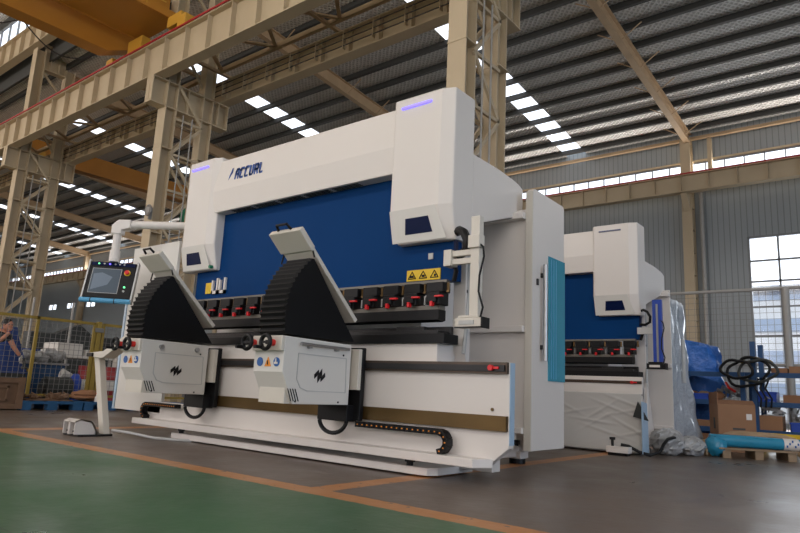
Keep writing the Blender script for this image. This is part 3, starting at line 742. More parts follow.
    # rear mount: bracket riding on the rails
    obj('rear_cover', MB().box(-3.60, -3.49, 3.86, 3.90, .60, .925), 'cream', t, bevel=.005)
    obj('carriage', MB().box(X0+.02, -3.492, 3.905, 3.95, .36, .94).box(X0+.05, X1-.10, 3.83, 3.9, .5, .9).box(X0-.02, X1-.02, 3.83, 3.95, .35, .478), 'black', t, bevel=.005)
    obj('hose_loop', MB().tube([(X0+.13-.13*math.cos(PI*q/12), 3.84+.004*q, .35-.10*math.sin(PI*q/12)) for q in range(13)], .017, 8), 'black', t, smooth=True)
    if dx: 
        t.location.x += dx
    return t
follower(0, 'white sheet follower with raised black bellows fan before the middle of the large press', 'bar')
follower(-1.925, 'white sheet follower with raised black bellows fan next to the control console', 'knob')

# ------------------------------------------------------------------ control console on its arm
t = thing('control_console', 'swing-arm control console with a dark screen left of the large press', 'control console', (-6.5, 4.1, 2.37))
obj('arm_pipe', MB().cyl((-6.46, 4.12, 2.375), (-7.06, 3.64, 2.355), .046, 20), 'white', t, smooth=True)
obj('arm_elbow', MB().prism([(-.10, -.12), (.02, -.12), (.02, -.07), (.12, -.05), (.12, .05), (-.03, .05), (-.10, -.02)], 'Y', -.055, .055), 'white', t, bevel=.01)
el = [c for c in kids(t) if c.name.startswith('arm_elbow')][0]
el.location = Vector((-7.1, 3.61, 2.355))-t.location
for v in el.data.vertices: v.co += t.location     # undo the world offset for this locally built part
el.rotation_euler = (0, 0, math.radians(36))
obj('drop_pipe', MB().cyl((-7.135, 3.585, 2.26), (-7.135, 3.585, 1.95), .046, 20).cyl((-7.135, 3.585, 2.04), (-7.135, 3.585, 1.91), .058, 20), 'white', t, smooth=True)
cs = bpy.data.objects.new('console_housing', None)
# console built locally: front toward -Y
def local(name, mb, m, parent, mtx, bevel=0, smooth=False):
    mb.v = [tuple(mtx @ Vector(v)) for v in mb.v]; return obj(name, mb, m, parent, bevel, smooth)
MT = Matrix.Translation((-7.11, 3.56, 1.675)) @ Matrix.Rotation(math.radians(46), 4, 'Z') @ Matrix.Rotation(math.radians(-17), 4, 'X')
body = local('console_housing', MB().box(-.26, .26, 0, .10, -.23, .25), 'dsteel', t, MT, .02)
local('side_frame', MB().box(-.275, -.258, -.012, .06, -.25, .26), 'steel', body, MT)
local('side_frame', MB().box(.258, .275, -.012, .06, -.25, .26), 'steel', body, MT)
local('bezel', MB().box(-.25, .25, -.01, .0, -.21, .24), 'black', body, MT, .004)
local('button_strip', MB().box(-.24, .24, -.016, -.01, .19, .232), 'navy', body, MT)
for i, (x, mm) in enumerate(((-.16, 'ledg'), (-.10, 'grey'), (-.04, 'led'), (.02, 'grey'), (.07, 'grey'), (.12, 'grey'))):
    local('button', MB().cyl((x, -.016, .212), (x, -.022, .212), .010, 10), mm, body, MT)
local('screen', MB().box(-.21, .10, -.014, -.01, -.15, .15), 'screen', body, MT)
local('screen_border', MB().box(-.215, .105, -.0125, -.0105, -.155, .155), 'steel', body, MT)
local('screen_drawing', MB().prism([(-.19, -.12), (-.02, -.05), (.02, .05), (-.1, .1), (-.19, .08)], 'Y', -.016, -.0145), 'screenw', body, MT)
local('stop_button_collar', MB().cyl((.17, -.01, .11), (.17, -.02, .11), .035, 20), 'yellow', body, MT)
local('stop_button', MB().cyl((.17, -.02, .11), (.17, -.045, .11), .024, 20), 'brightred', body, MT, smooth=True)
local('button', MB().cyl((.17, -.01, -.07), (.17, -.02, -.07), .012, 12), 'ledg', body, MT)
local('button', MB().cyl((.17, -.01, -.12), (.17, -.02, -.12), .012, 12), 'grey', body, MT)
local('grip_bar', MB().cyl((-.27, -.03, -.255), (.27, -.03, -.255), .028, 16), 'azure', body, MT, smooth=True)
local('grip_band', MB().cyl((-.155, -.03, -.255), (-.145, -.03, -.255), .030, 16).cyl((.10, -.03, -.255), (.11, -.03, -.255), .030, 16), 'dsteel', body, MT)

# ------------------------------------------------------------------ foot pedal post
t = thing('foot_pedal_stand', 'white floor stand with twin foot pedals left of the large press', 'pedal stand', (-6.75, 3.5, 0))
obj('post', MB().prism([(-6.75, 0), (-6.65, 0), (-6.99, .86), (-7.09, .84)], 'Y', 3.48, 3.55), 'cream', t, bevel=.006)
obj('arm', MB().prism([(-7.12, .83), (-7.03, .81), (-6.82, .80), (-6.35, 1.0), (-6.35, 1.06), (-6.62, .955), (-6.82, .875), (-7.11, .86)], 'Y', 3.44, 3.58), 'cream', t, bevel=.004)
obj('arm_end', MB().box(-7.14, -7.02, 3.42, 3.46, .815, .855), 'black', t, bevel=.005)
obj('arm_button', MB().cyl((-6.78, 3.5, .885), (-6.78, 3.5, .92), .02, 10), 'brightred', t)
obj('base_plate', MB().box(-6.95, -6.62, 3.2, 3.56, 0, .02), 'dsteel', t, bevel=.004)
for x0 in (-6.90, -6.77):
    pf = [(3.17, .02), (3.17, .15), (3.22, .17), (3.34, .15), (3.40, .06), (3.40, .02)]
    for a in (x0, x0+.11): obj('guard_wall', MB().prism(pf, 'X', a, a+.012), 'white', t)
    obj('pedal_guard', MB().prism([(3.17, .15), (3.22, .17), (3.34, .15), (3.40, .06), (3.40, .02), (3.385, .02), (3.385, .055), (3.33, .138), (3.22, .158), (3.17, .138)], 'X', x0, x0+.122), 'white', t)
    obj('pedal', MB().box(x0+.02, x0+.10, 3.2, 3.36, .04, .055), 'black', t)
pts = [(-6.62, 3.55, .06), (-6.4, 3.62, .05), (-6.15, 3.75, .015), (-5.9, 3.85, .012), (-5.6, 4.1, .015)]
tag(obj('floor_cable', MB().tube(pts, .014, 8), 'grey', smooth=True, loc=(-6.1, 3.7, 0)), 'pale grey cable running over the floor from the pedal stand', 'cable')

# ------------------------------------------------------------------ wrap on the small press
def wavy_sheet(x0, x1, z0, z1, y, amp, nx=150, nz=60):
    rr = random.Random(3); folds = []
    for k in range(12):
        a = rr.uniform(-.5, .55); u = rr.uniform(.62, 1); v = rr.uniform(0, .85); folds.append((x0+(x1-x0)*u, z0+(z1-z0)*v, math.cos(a), math.sin(a), rr.uniform(.12, .34), rr.uniform(.5, 1)))
    mb = MB(); vs = []
    for j in range(nz+1):
        for i in range(nx+1):
            u = i/nx; v = j/nz; x = x0+(x1-x0)*u; z = z0+(z1-z0)*v; d = .008*math.sin(7*u+4*v)
            for fx, fz, c, s_, L_, w_ in folds:
                al = (x-fx)*c+(z-fz)*s_; ac = -(x-fx)*s_+(z-fz)*c
                d -= amp*w_*math.exp(-(al/L_)**2)*math.exp(-(ac/.014)**2)
            vs.append((x, y+d, z))
    n = nx+1
    fs = [(j*n+i, j*n+i+1, (j+1)*n+i+1, (j+1)*n+i) for j in range(nz) for i in range(nx)]
    mb.add(vs, fs); return mb
sh = obj('protective_sheet', wavy_sheet(-4.9, -2.52, .03, .705, 7.76, .012), 'sheet', smooth=True, loc=(-3.2, 7.68, 0))
sh.modifiers.new('s', 'SOLIDIFY').thickness = .006
tag(sh, 'white creased protective sheet hung over the lower front of the smaller press', 'sheet')
obj('sheet_flap', MB().prism([(-2.56, .62), (-2.44, .40), (-2.62, .44)], 'Y', 7.73, 7.742), 'motor', sh)
obj('sheet_side', MB().prism([(7.68, .03), (7.68, .62), (7.86, .60), (7.9, .03)], 'X', -2.505, -2.495), 'bluefilm', sh)
t = thing('levelling_foot', 'low white levelling foot with black screw at the wrapped corner of the smaller press', 'machine foot', (-2.72, 7.56, 0))
obj('block', MB().box(-2.86, -2.6, 7.5, 7.62, .03, .10), 'white', t, bevel=.006); obj('pad', MB().box(-2.84, -2.62, 7.51, 7.61, 0, .03), 'black', t)
obj('screw', MB().cyl((-2.80, 7.55, .10), (-2.80, 7.55, .2), .016, 8).cyl((-2.80, 7.55, .17), (-2.80, 7.55, .2), .035, 8), 'black', t)
tag(obj('floor_cable', MB().tube([(-2.72, 7.6, .12), (-2.64, 7.62, .11), (-2.54, 7.68, .05), (-2.44, 7.75, .02), (-2.36, 7.85, .06), (-2.34, 7.92, .14), (-2.32, 8.02, .20), (-2.29, 8.15, .22), (-2.28, 8.3, .20)], .018, 8), 'black', smooth=True, loc=(-2.4, 7.8, 0)), 'black cable looping from the wrapped corner up to the foil-wrapped door', 'cable')
# foil wrap round the small press's side guard
fw = MB(); vs = []; ny, nz = 16, 26
for j in range(nz+1):
    v = j/nz; z = .08+(2.04-.08)*v
    for i in range(ny+1):
        u = i/ny; y = 9.03+(.84+.25*(1-v)**3)*u
        x = -2.565+u**.5*(.02*math.sin(u*19+6*v)+.016*math.sin(23*v+7*u))+(.12*(1-v)**3)*u; vs.append((x, y, z-.0*u+(.06*math.sin(u*9)*(1-v)*.5)))
n = ny+1; fw.add(vs, [(j*n+i, j*n+i+1, (j+1)*n+i+1, (j+1)*n+i) for j in range(nz) for i in range(ny)])
fo = obj('plastic_wrap', fw, 'foil', smooth=True, loc=(-2.42, 9.2, .2)); fo.modifiers.new('s', 'SOLIDIFY').thickness = .008
tag(fo, 'shiny crinkled plastic wrap over the side door of the smaller press', 'plastic wrap')
obj('edge_tube', MB().cyl((-2.50, 9.5, .9), (-2.50, 9.5, 1.5), .025, 10), 'grey', fo)
cr = MB().ball((-2.42, 8.35, .15), (.2, .25, .16), 22, 14, .10).ball((-2.22, 8.6, .11), (.17, .25, .12), 20, 12, .11)
tag(obj('crumpled_plastic', cr, 'clear', loc=(-2.42, 8.6, 0)), 'crumpled translucent plastic bag on the floor under the wrapped side door', 'plastic bag')

# ------------------------------------------------------------------ right background
# wire fence
t = thing('mesh_fence', 'thin grey wire mesh fence behind the blue racking at the right', 'fence', (-2.2, 13, 0))
fr = MB().tube([(-3.9, 13, 2.72), (-.6, 13, 2.72)], .03, 8).tube([(-3.9, 13, 1.36), (-.6, 13, 1.36)], .03, 8).tube([(-3.9, 13, .1), (-.6, 13, .1)], .02, 8)
obj('rail', fr, 'pipegrey', t)
wm = MB(); x = -3.85
while x < -.6: wm.box(x-.003, x+.003, 12.998, 13.002, .1, 2.72); x += .11
z = .2
while z < 2.7: wm.box(-3.9, -.6, 12.998, 13.002, z-.003, z+.003); z += .11
obj('mesh', wm, 'wire', t)
tag(obj('fence_post', MB().cyl((-1.66, 12.92, 0), (-1.66, 12.92, 2.68), .06, 14).ball((-1.66, 12.92, 2.68), .06), 'pipegrey', smooth=True, loc=(-1.66, 12.92, 0)), 'thick grey pole standing in front of the big window', 'post')

# racking
t = thing('storage_rack', 'dark blue storage racking loaded with parts at the right edge', 'rack', (-2, 11.6, 0))
for z in (.24, .66, 1.1):
    obj('shelf', MB().box(-3.15, -.7, 11.3, 11.95, z, z+.02), 'motor', t)
    obj('shelf_beam', MB().box(-3.15, -.7, 11.24, 11.3, z-.03, z+.045), 'rack', t)
for x in (-3.15, -2.1, -1.94, -.75):
    h = 1.62 if x == -1.94 else 1.28 if x != -2.1 else 1.14
    obj('upright', MB().box(x-.035, x+.035, 11.22, 11.32, 0, h).box(x-.035, x+.035, 11.88, 11.98, 0, h), 'rack', t)

def carton(name, x0, x1, y0, y1, z0, z1, m, label, cat, open_=False):
    mb = MB()
    if open_:
        w = .012; mb.box(x0, x1, y0, y1, z0, z0+w).box(x0, x0+w, y0, y1, z0, z1).box(x1-w, x1, y0, y1, z0, z1).box(x0, x1, y0, y0+w, z0, z1).box(x0, x1, y1-w, y1, z0, z1)
        mb.box(x0-.01, x1+.01, y0-.012, y0, z1-.03, z1)
    else:
        mb.box(x0, x1, y0, y1, z0, z1).box((x0+x1)/2-.02, (x0+x1)/2+.02, y0-.002, y1+.002, z1-.0, z1+.003)
    return tag(obj(name, mb, m, bevel=.004, loc=((x0+x1)/2, (y0+y1)/2, z0)), label, cat)
S = 1.122
carton('plastic_bin', -1.98, -1.66, 11.3, 11.6, .686, .86, 'binblue', 'bright blue plastic bin on the middle rack shelf beside the upright', 'bin', True)
carton('plastic_bin', -1.5, -1.05, 11.3, 11.6, .266, .42, 'binblue', 'low blue plastic bin on the bottom rack shelf at the right edge', 'bin', True)
carton('plastic_bin', -2.95, -2.62, 11.3, 11.6, .686, .80, 'binblue', 'blue bin at the left end of the middle rack shelf behind the plastic wrap', 'bin', True)
carton('cardboard_box', -1.93, -1.6, 11.3, 11.6, .266, .50, 'card', 'small orange-brown carton on the bottom rack shelf right of the big carton', 'box')
carton('cardboard_box', -1.58, -1.28, 11.35, 11.6, .686, .82, 'card2', 'dark brown carton on the middle rack shelf at the right', 'box')
carton('cardboard_box', -1.48, -1.06, 11.35, 11.6, 1.126, 1.25, 'card', 'flat brown carton on the top rack shelf against the window', 'box')
carton('cardboard_box', -1.72, -1.5, 11.35, 11.55, 1.126, 1.22, 'card2', 'small brown carton on the top rack shelf left of the flat one', 'box')
carton('cardboard_box', -2.85, -2.45, 11.3, 11.6, .266, .38, 'card', 'flat carton at the left of the bottom rack shelf', 'box')
carton('cardboard_box', -2.75, -2.5, 11.3, 11.5, .0, .17, 'card2', 'small brown carton on the floor under the racking', 'box')
tag(obj('yellow_beam', MB().box(-1.92, -.75, 11.08, 11.18, .17, .25).box(-1.9, -1.8, 11.08, 11.18, 0, .17).box(-.9, -.8, 11.08, 11.18, 0, .17), 'yellow', loc=(-1.3, 11.15, 0)), 'yellow steel bar lying along the foot of the racking', 'bar')
# rags and loose parts on the shelves
pr_ = [(-2.9, .70, 'card2'), (-2.72, .70, 'paper'), (-2.55, .69, 'card2'), (-2.38, .70, 'junk'), (-2.3, 1.13, 'junk')]
for i, (x, z, m) in enumerate(((-2.92, .66, 'card2'), (-2.72, .66, 'paper'), (-2.52, .66, 'card2'))):
    mb = MB().ball((x, 11.5, z+.10), (.12, .14, .08), 12, 8, .14)
    tag(obj('wrapped_part', mb, m, loc=(x, 11.5, z+.02)), 'lumpy brown paper-wrapped part on the middle rack shelf, %s' % ['leftmost of three', 'middle of three', 'rightmost of three'][i], 'wrapped part')
def junk(name, cx, cy, z0, w, d, h, n, m, label, cat):
    mb = MB()
    for i in range(n):
        x = cx+random.uniform(-w, w); y = cy+random.uniform(-d, d); z = z0+random.uniform(0, h*.7); s = random.uniform(.02, .06)
        if i % 3 == 0: mb.box(x-s, x+s, y-s, y+s, z, z+s*1.4)
        elif i % 3 == 1: mb.cyl((x-s, y, z+s*.5), (x+s*1.5, y+s, z+s), s*.5, 8)
        else: mb.tube([(x-s, y, z), (x, y-s, z+s*2), (x+s*2, y, z+s)], s*.25, 6)
    mb.box(cx-w, cx+w, cy-d, cy+d, z0, z0+.02)
    return tag(obj(name, mb, m, loc=(cx, cy, z0)), label, cat)
junk('metal_fittings', -1.72, 11.42, .50, .13, .1, .25, 30, 'junk', 'heap of metal fittings standing on the small orange-brown carton', 'metal parts')
junk('metal_fittings', -2.35, 11.5, .68, .15, .12, .3, 30, 'junk', 'tangle of metal fittings and fixings on the middle rack shelf behind the big carton', 'metal parts')
junk('metal_fittings', -1.32, 11.45, .42, .16, .08, .28, 18, 'wire', 'pale metal parts in the low blue bin at the right edge', 'metal parts')
tag(obj('red_nozzle', MB().tube([(-2.35, 11.3, .98), (-2.3, 11.25, .9), (-2.22, 11.3, .84)], .02, 8), 'red', smooth=True, loc=(-2.3, 11.3, .84)), 'small red hose nozzle dangling above the big carton', 'nozzle')
# hoses looped over the upright
for i, (cx, R, lab, mm) in enumerate(((-2.0, .24, 'black hydraulic hose coil hung over the rack upright, largest loop', 'black'), (-1.86, .2, 'black hydraulic hose coil in front of the large loop on the rack', 'motor'), (-2.14, .17, 'small black hose loop at the left of the rack upright', 'black'))):
    pts = []
    for k in range(37):
        a = 2*PI*k/30+.6; q = 1+.12*math.sin(2*a+i)+.05*math.sin(5*a+2*i); pts.append((cx+R*q*math.cos(a)*1.2, 11.15-.03*i-.002*k, 1.14+.02*i+R*q*math.sin(a)*.9))
    h = tag(obj('hydraulic_hose', MB().tube(pts, .022, 8), mm, smooth=True, loc=(cx, 11.15, 1.0)), lab, 'hose')
    a = 1.0 if i != 1 else .7
    obj('yellow_tape', MB().tube([(cx+R*(1+.12*math.sin(2*(a+d)+i)+.05*math.sin(5*(a+d)+2*i))*math.cos(a+d)*1.2, 11.15-.03*i, 1.14+.02*i+R*(1+.12*math.sin(2*(a+d)+i)+.05*math.sin(5*(a+d)+2*i))*math.sin(a+d)*.9) for d in (0, .12, .24)], .028, 8), 'yel', h)
for i in range(3):
    x = -1.86+.07*i
    tag(obj('hanging_hose', MB().tube([(x, 11.14, 1.05), (x-.05, 11.1, .9), (x+.03, 11.1, .75), (x+.01, 11.12, .62)], .014, 8), 'black', smooth=True, loc=(x, 11.1, .6)), 'thin black hose hanging in front of the bright blue bin on the rack', 'hose', 'hoses hanging at the rack')
# tarp bundle
mb = MB(); vs = []
nx, nz = 14, 14
prof = MB()
ring = []
for j in range(nz+1):
    v = j/nz; z = .62+1.08*v; w = .32+.05*math.sin(9*v)+(.06 if v < .7 else -.10*(v-.7)/.3)
    for i in range(20):
        a = 2*PI*i/20; rr = 1+.10*math.sin(5*a+7*v)+.05*math.sin(11*a+15*v)
        ring.append((-2.98+w*rr*math.cos(a)*1.05, 12.3+.3*rr*math.sin(a), z+(-.06*math.cos(a) if j == nz else 0)))
fs = [(j*20+i, j*20+(i+1) % 20, (j+1)*20+(i+1) % 20, (j+1)*20+i) for j in range(nz) for i in range(20)]+[tuple(range(nz*20, nz*20+20)), tuple(range(19, -1, -1))]
tp = obj('tarp_bundle', MB().add(ring, fs), 'tarp', smooth=True, loc=(-2.78, 12.3, 0))
tag(tp, 'bright blue crinkled tarpaulin wrapped round a tall load behind the racking', 'tarpaulin')
obj('load_base', MB().box(-3.25, -2.7, 12.1, 12.5, 0, .66), 'tarp', tp)
# big carton, turned so two faces show
bc = thing('cardboard_box', 'large brown cardboard carton with an open flap on the floor behind the teal roll', 'box', (-2.05, 10.15, 0))
mb = MB().box(-.24, .24, -.2, .22, 0, .64); obj('carton_body', mb, 'card', bc); 
def rl_(o):
    for v in o.data.vertices: v.co += bc.location
    return o
rl_(kids(bc)[0])
f = rl_(obj('flap', MB().box(-.245, -.235, -.2, .2, .64, .80).add([(-.24, -.2, .64), (.24, -.2, .64), (.27, -.02, .70), (-.2, -.02, .70), (-.24, -.19, .635), (.24, -.19, .635), (.27, -.01, .69), (-.2, -.01, .69)], [(0, 1, 2, 3), (4, 7, 6, 5), (0, 4, 5, 1), (1, 5, 6, 2), (2, 6, 7, 3), (3, 7, 4, 0)]), 'card2', bc))
rl_(obj('shipping_label', MB().box(.12, .19, -.204, -.2, .44, .52), 'white', bc))
rl_(obj('printed_mark', MB().box(-.06, .10, -.203, -.2, .30, .325).box(-.12, .12, -.203, -.2, .2, .205).box(-.243, -.24, -.05, .02, .3, .45), 'motor', bc))
bc.rotation_euler = (0, 0, math.radians(28))
# pallet and roll
px, py = -1.62, 9.12
pa = thing('wooden_pallet', 'small raw wooden pallet under the teal wrapped roll', 'pallet', (px, py, 0))
pd = Vector((.86, .44, 0)).normalized(); pn = Vector((-pd.y, pd.x, 0)); O = Vector((px, py, 0))
for k in (-1, 0, 1): obj('block', MB().bar(O+pd*.36*k-pn*.2+Vector((0, 0, .05)), O+pd*.36*k+pn*.2+Vector((0, 0, .05)), .09, .1), 'wood', pa)
for k in range(4): q = -.18+.12*k; obj('board', MB().bar(O-pd*.45+pn*q+Vector((0, 0, .11)), O+pd*.42+pn*q+Vector((0, 0, .11)), .09, .02), 'wood', pa)
ro = thing('wrapped_roll', 'teal-blue plastic wrapped roll with a white printed end lying on the pallet', 'roll', (px, py, .12))
R0 = O-pd*.52-pn*.08; R1 = O+pd*.30-pn*.08
def zz(v, z): return Vector((v.x, v.y, z))
obj('roll_body', MB().tube([zz(R0, .20), zz(R0*.5+R1*.5, .195), zz(R1, .19)], [.072, .076, .07], 16), 'teal', ro, smooth=True)
obj('printed_end', MB().cyl(zz(R1, .19), zz(R1+pd*.17, .187), .072, 16), 'white', ro, smooth=True)
obj('end_ring', MB().cyl(zz(R1+pd*.17, .187), zz(R1+pd*.2, .187), .073, 16), 'teal', ro)
pm = MB()
for k in range(5): c = R1+pd*(.03+.03*k)-pn*.07; pm.box(c.x-.008, c.x+.008, c.y-.01, c.y+.002, .16+.03*(k % 3), .185+.03*(k % 3))
obj('print', pm, 'bluelab', ro)
obj('film_drape', MB().ball((R0.x+.06, R0.y+.0, .13), (.13, .1, .12), 14, 10, .12), 'teal', ro, smooth=True)
kp = MB().ball((R0.x-.03, R0.y+.05, .1), (.1, .12, .11), 12, 8, .18).ball((px, py+.18, .24), (.42, .1, .07), 16, 8, .15).ball((R1.x+.23, R1.y+.14, .13), (.1, .12, .13), 12, 8, .2)
tag(obj('kraft_paper', kp, 'paper', loc=(px, py, .1)), 'torn brown kraft paper bunched round the teal roll', 'paper')

# ------------------------------------------------------------------ left background
FX = -12.2
def fence_panel(y0, y1, mids, label):
    t = thing('mesh_fence', label, 'fence', (FX, (y0+y1)/2, 0))
    fr = MB().box(FX-.025, FX+.025, y0, y1, 1.55, 1.6).box(FX-.02, FX+.02, y0, y1, .2, .24)
    for y in [y0, y1]+mids: fr.box(FX-.025, FX+.025, y-.025, y+.025, .0 if y in (y0, y1) else .2, 1.6)
    obj('frame', fr, 'yel', t)
    w = MB(); y = y0+.09
    while y < y1: w.box(FX-.003, FX+.003, y-.003, y+.003, .24, 1.55); y += .09
    z = .33
    while z < 1.55: w.box(FX-.003, FX+.003, y0, y1, z-.003, z+.003); z += .09
    obj('mesh', w, 'wire', t); return t
fence_panel(2.9, 5.93, [4.9], 'yellow framed wire mesh fence panel in front of the worker at the left edge')
fence_panel(6.10, 8.6, [], 'yellow framed wire mesh fence panel mostly hidden behind the control console')
t = thing('fence_post', 'square yellow fence post with a steel clamp between the two mesh panels', 'post', (FX, 6.01, 0))
obj('tube', MB().box(FX-.04, FX+.04, 5.97, 6.05, 0, 1.62), 'yel', t); obj('clamp', MB().box(FX-.045, FX+.06, 5.93, 6.09, 1.42, 1.5), 'wire', t, bevel=.005)

def pallet(x, y, w, d, m, label, h=.15):
    t = thing('pallet', label, 'pallet', (x, y, 0))
    for k in range(5): yy = y-w/2+.05+(w-.1)*k/4; obj('deck_board', MB().box(x-d/2, x+d/2, yy-.07, yy+.07, h-.025, h), m, t)
    obj('front_board', MB().box(x+d/2-.02, x+d/2+.001, y-w/2, y+w/2, h-.05, h-.01), m, t)
    for k in (0, .5, 1):
        yy = y-w/2+.08+(w-.16)*k
        for sx in (-1, 1): obj('block', MB().box(x+sx*(d/2-.08)-.075, x+sx*(d/2-.08)+.075, yy-.08, yy+.08, 0, h-.025), m, t)
    return t
pallet(-11.75, 5.02, 1.0, .7, 'palblue', 'blue pallet on the floor, nearest one by the worker')
pallet(-11.75, 6.05, 1.0, .7, 'palblue', 'blue pallet on the floor behind the foot pedal stand')
pallet(-11.75, 7.1, 1.0, .7, 'palblue', 'blue pallet on the floor behind the left end of the large press')
# crate at the left edge
t = thing('wooden_crate', 'weathered brown wooden crate at the left edge in front of the fence', 'crate', (-11.7, 4.1, 0))
obj('crate_box', MB().box(-11.98, -11.42, 3.55, 4.5, .04, .50), 'woodd', t)
cf = MB()
for y in (3.57, 4.48): cf.box(-11.42, -11.39, y-.05, y+.05, .02, .52)
for z in (.06, .47): cf.box(-11.42, -11.385, 3.52, 4.53, z-.04, z+.04)
cf.box(-11.42, -11.39, 3.9, 4.3, .14, .17).box(-11.42, -11.39, 3.9, 4.3, .35, .38).box(-11.42, -11.39, 3.9, 3.93, .14, .38).box(-11.42, -11.39, 4.27, 4.3, .14, .38)
obj('crate_batten', cf, 'woodd', t)
# scrap on the pallets
junk('scrap_parts', -11.75, 5.0, .15, .25, .38, .1, 40, 'woodd', 'low heap of wood offcuts on the nearest blue pallet', 'scrap')
tag(obj('brown_sack', MB().ball((-11.75, 5.75, .24), (.25, .3, .1), 16, 10, .1), 'card2', loc=(-11.75, 5.75, .15)), 'slumped brown sack on the blue pallet behind the pedal stand', 'sack')
tag(obj('bottle', MB().tube([(-11.45, 5.78, .15), (-11.45, 5.78, .22), (-11.45, 5.78, .25), (-11.45, 5.78, .28)], [.04, .04, .02, .02], 12), 'white', loc=(-11.45, 5.78, .15)), 'tiny white bottle with a red cap on the blue pallet', 'bottle')
obj('bottle_cap', MB().cyl((-11.45, 5.78, .28), (-11.45, 5.78, .31), .025, 10), 'red', [o for o in bpy.data.objects if o.name == 'bottle'][0])
# barrels
def barrel(x, y, r, h, label):
    t = thing('barrel', label, 'barrel', (x, y, 0))
    pr = [(r, 0), (r, .02), (r*.98, .03), (r*.98, h/3), (r*1.02, h/3+.015), (r*.98, h/3+.03), (r*.98, 2*h/3), (r*1.02, 2*h/3+.015), (r*.98, 2*h/3+.03), (r*.98, h-.02), (r, h-.01), (r, h)]
    obj('drum', MB().tube([(x, y, b) for a, b in pr], [a for a, b in pr], 24), 'barrel_r', t, smooth=True)
    obj('white_band', MB().tube([(x, y, h*.36), (x, y, h*.64)], r*1.012, 24), 'barrel_w', t, smooth=True)
barrel(-14.0, 6.78, .19, .80, 'red barrel with white band behind the yellow fence post')
barrel(-14.0, 7.4, .20, .80, 'red barrel with white band between the pedal stand and the left sheet follower')
tag(obj('blue_jug', MB().tube([(-13.6, 6.36, .0), (-13.6, 6.36, .5), (-13.6, 6.36, .62)], [.12, .12, .05], 14), 'binblue', loc=(-13.6, 6.36, 0)), 'blue plastic jug left of the red barrel', 'jug')
# blue machine base with motor, wrapped items on top
t = thing('workshop_machine', 'dark blue steel machine base behind the fence with a black motor in front', 'machine', (-14.2, 5.9, 0))
obj('body', MB().box(-14.6, -14.0, 5.35, 6.3, .08, .78).box(-14.65, -13.95, 5.3, 6.35, 0, .08), 'mblue', t, bevel=.01)
obj('top_tray', MB().box(-14.6, -13.95, 5.3, 6.35, .78, .82), 'junk', t)
obj('maker_plate', MB().box(-14.0, -13.99, 5.55, 5.65, .62, .68), 'yel', t)
tag(obj('electric_motor', MB().cyl((-13.6, 5.75, .32), (-13.6, 6.25, .32), .22, 20).cyl((-13.6, 5.68, .32), (-13.6, 5.75, .32), .12, 14).box(-13.8, -13.4, 5.8, 6.2, 0, .15), 'motor', smooth=True, loc=(-13.6, 6, 0)), 'large black electric motor on the floor behind the fence', 'motor')
tag(obj('white_funnel', MB().tube([(-13.7, 6.1, .62), (-13.7, 6.45, .52)], [.1, .03], 14), 'barrel_w', loc=(-13.7, 6.2, .5)), 'white cone lying on top of the black motor', 'cone')
pb = MB()
for i in range(9): pb.ball((-14.25+random.uniform(-.15, .15), 5.55+.1*i*.9, .92+random.uniform(-.03, .1)), (.14, .12, .1), 10, 7, .2)
tag(obj('plastic_bags', pb, 'clear', smooth=True, loc=(-14.2, 5.9, .82)), 'heap of crumpled clear plastic on the dark blue machine base', 'plastic heap')
t = thing('work_table', 'white topped work table with blue tray further behind the fence', 'table', (-16.5, 6.9, 0))
obj('table_top', MB().box(-17.0, -16.0, 5.9, 8.4, 1.0, 1.06), 'barrel_w', t)
obj('tray', MB().cyl((-16.2, 6.4, 1.06), (-16.2, 6.4, 1.14), .35, 20), 'cloth_blue', t)
for y in (6.0, 8.3):
    for x in (-16.95, -16.05): obj('leg', MB().box(x-.03, x+.03, y-.03, y+.03, 0, 1.0), 'pipegrey', t)
carton('white_box', -16.9, -16.1, 7.0, 7.6, 1.06, 1.35, 'barrel_w', 'white box on the work table seen through the fence', 'box')
carton('white_box', -16.9, -16.1, 7.7, 8.3, 1.06, 1.22, 'barrel_w', 'lower white box on the right end of the work table', 'box')
junk('scrap_parts', -15.75, 7.3, .5, .1, .7, .3, 40, 'motor', 'dark tangle of tools standing at the front of the work table', 'tools')
tag(obj('steel_block', MB().box(-19.0, -18.5, 7.3, 9.6, 1.35, 1.7).box(-19.1, -18.4, 7.3, 9.6, 0, 1.35).prism([(8.0, 1.7), (8.6, 2.0), (9.0, 1.72)], 'X', -18.95, -18.55), 'motor', loc=(-18.7, 8.4, 0)), 'long low dark machine block far behind the fence', 'machine')
for i, (x, y, h, m, lab) in enumerate(((-20, 11.0, 1.5, 'barrel_w', 'pale machine cabinet far behind the fence left of the console'), (-22, 12.4, 1.6, 'mblue', 'blue machine cabinet far behind the fence'), (-24, 11.2, 1.3, 'junk', 'grey machine cabinet far down the hall'), (-21, 9.0, 1.2, 'barrel_w', 'low white cabinet far behind the long dark block'), (-27, 16, 2.0, 'barrel_w', 'tall white cabinet by the far wall down the hall'))):
    t = thing('machine_cabinet', lab, 'cabinet', (x, y, 0)); obj('body', MB().box(x-.6, x+.6, y-.7, y+.7, 0, h), m, t, bevel=.02)
    obj('door', MB().box(x+.6, x+.615, y-.55, y+.55, .2, h-.15), 'grey', t); obj('plinth', MB().box(x-.62, x+.62, y-.72, y+.72, 0, .1), 'motor', t)
for i, y in enumerate((6.9, 7.9)):
    tag(obj('slim_pole', MB().cyl((-17.6, y, 0), (-17.6, y, 2.5), .03, 8), 'pipegrey', loc=(-17.6, y, 0)), 'thin pale pole standing behind the fence, %s one' % ['left', 'right'][i], 'pole')
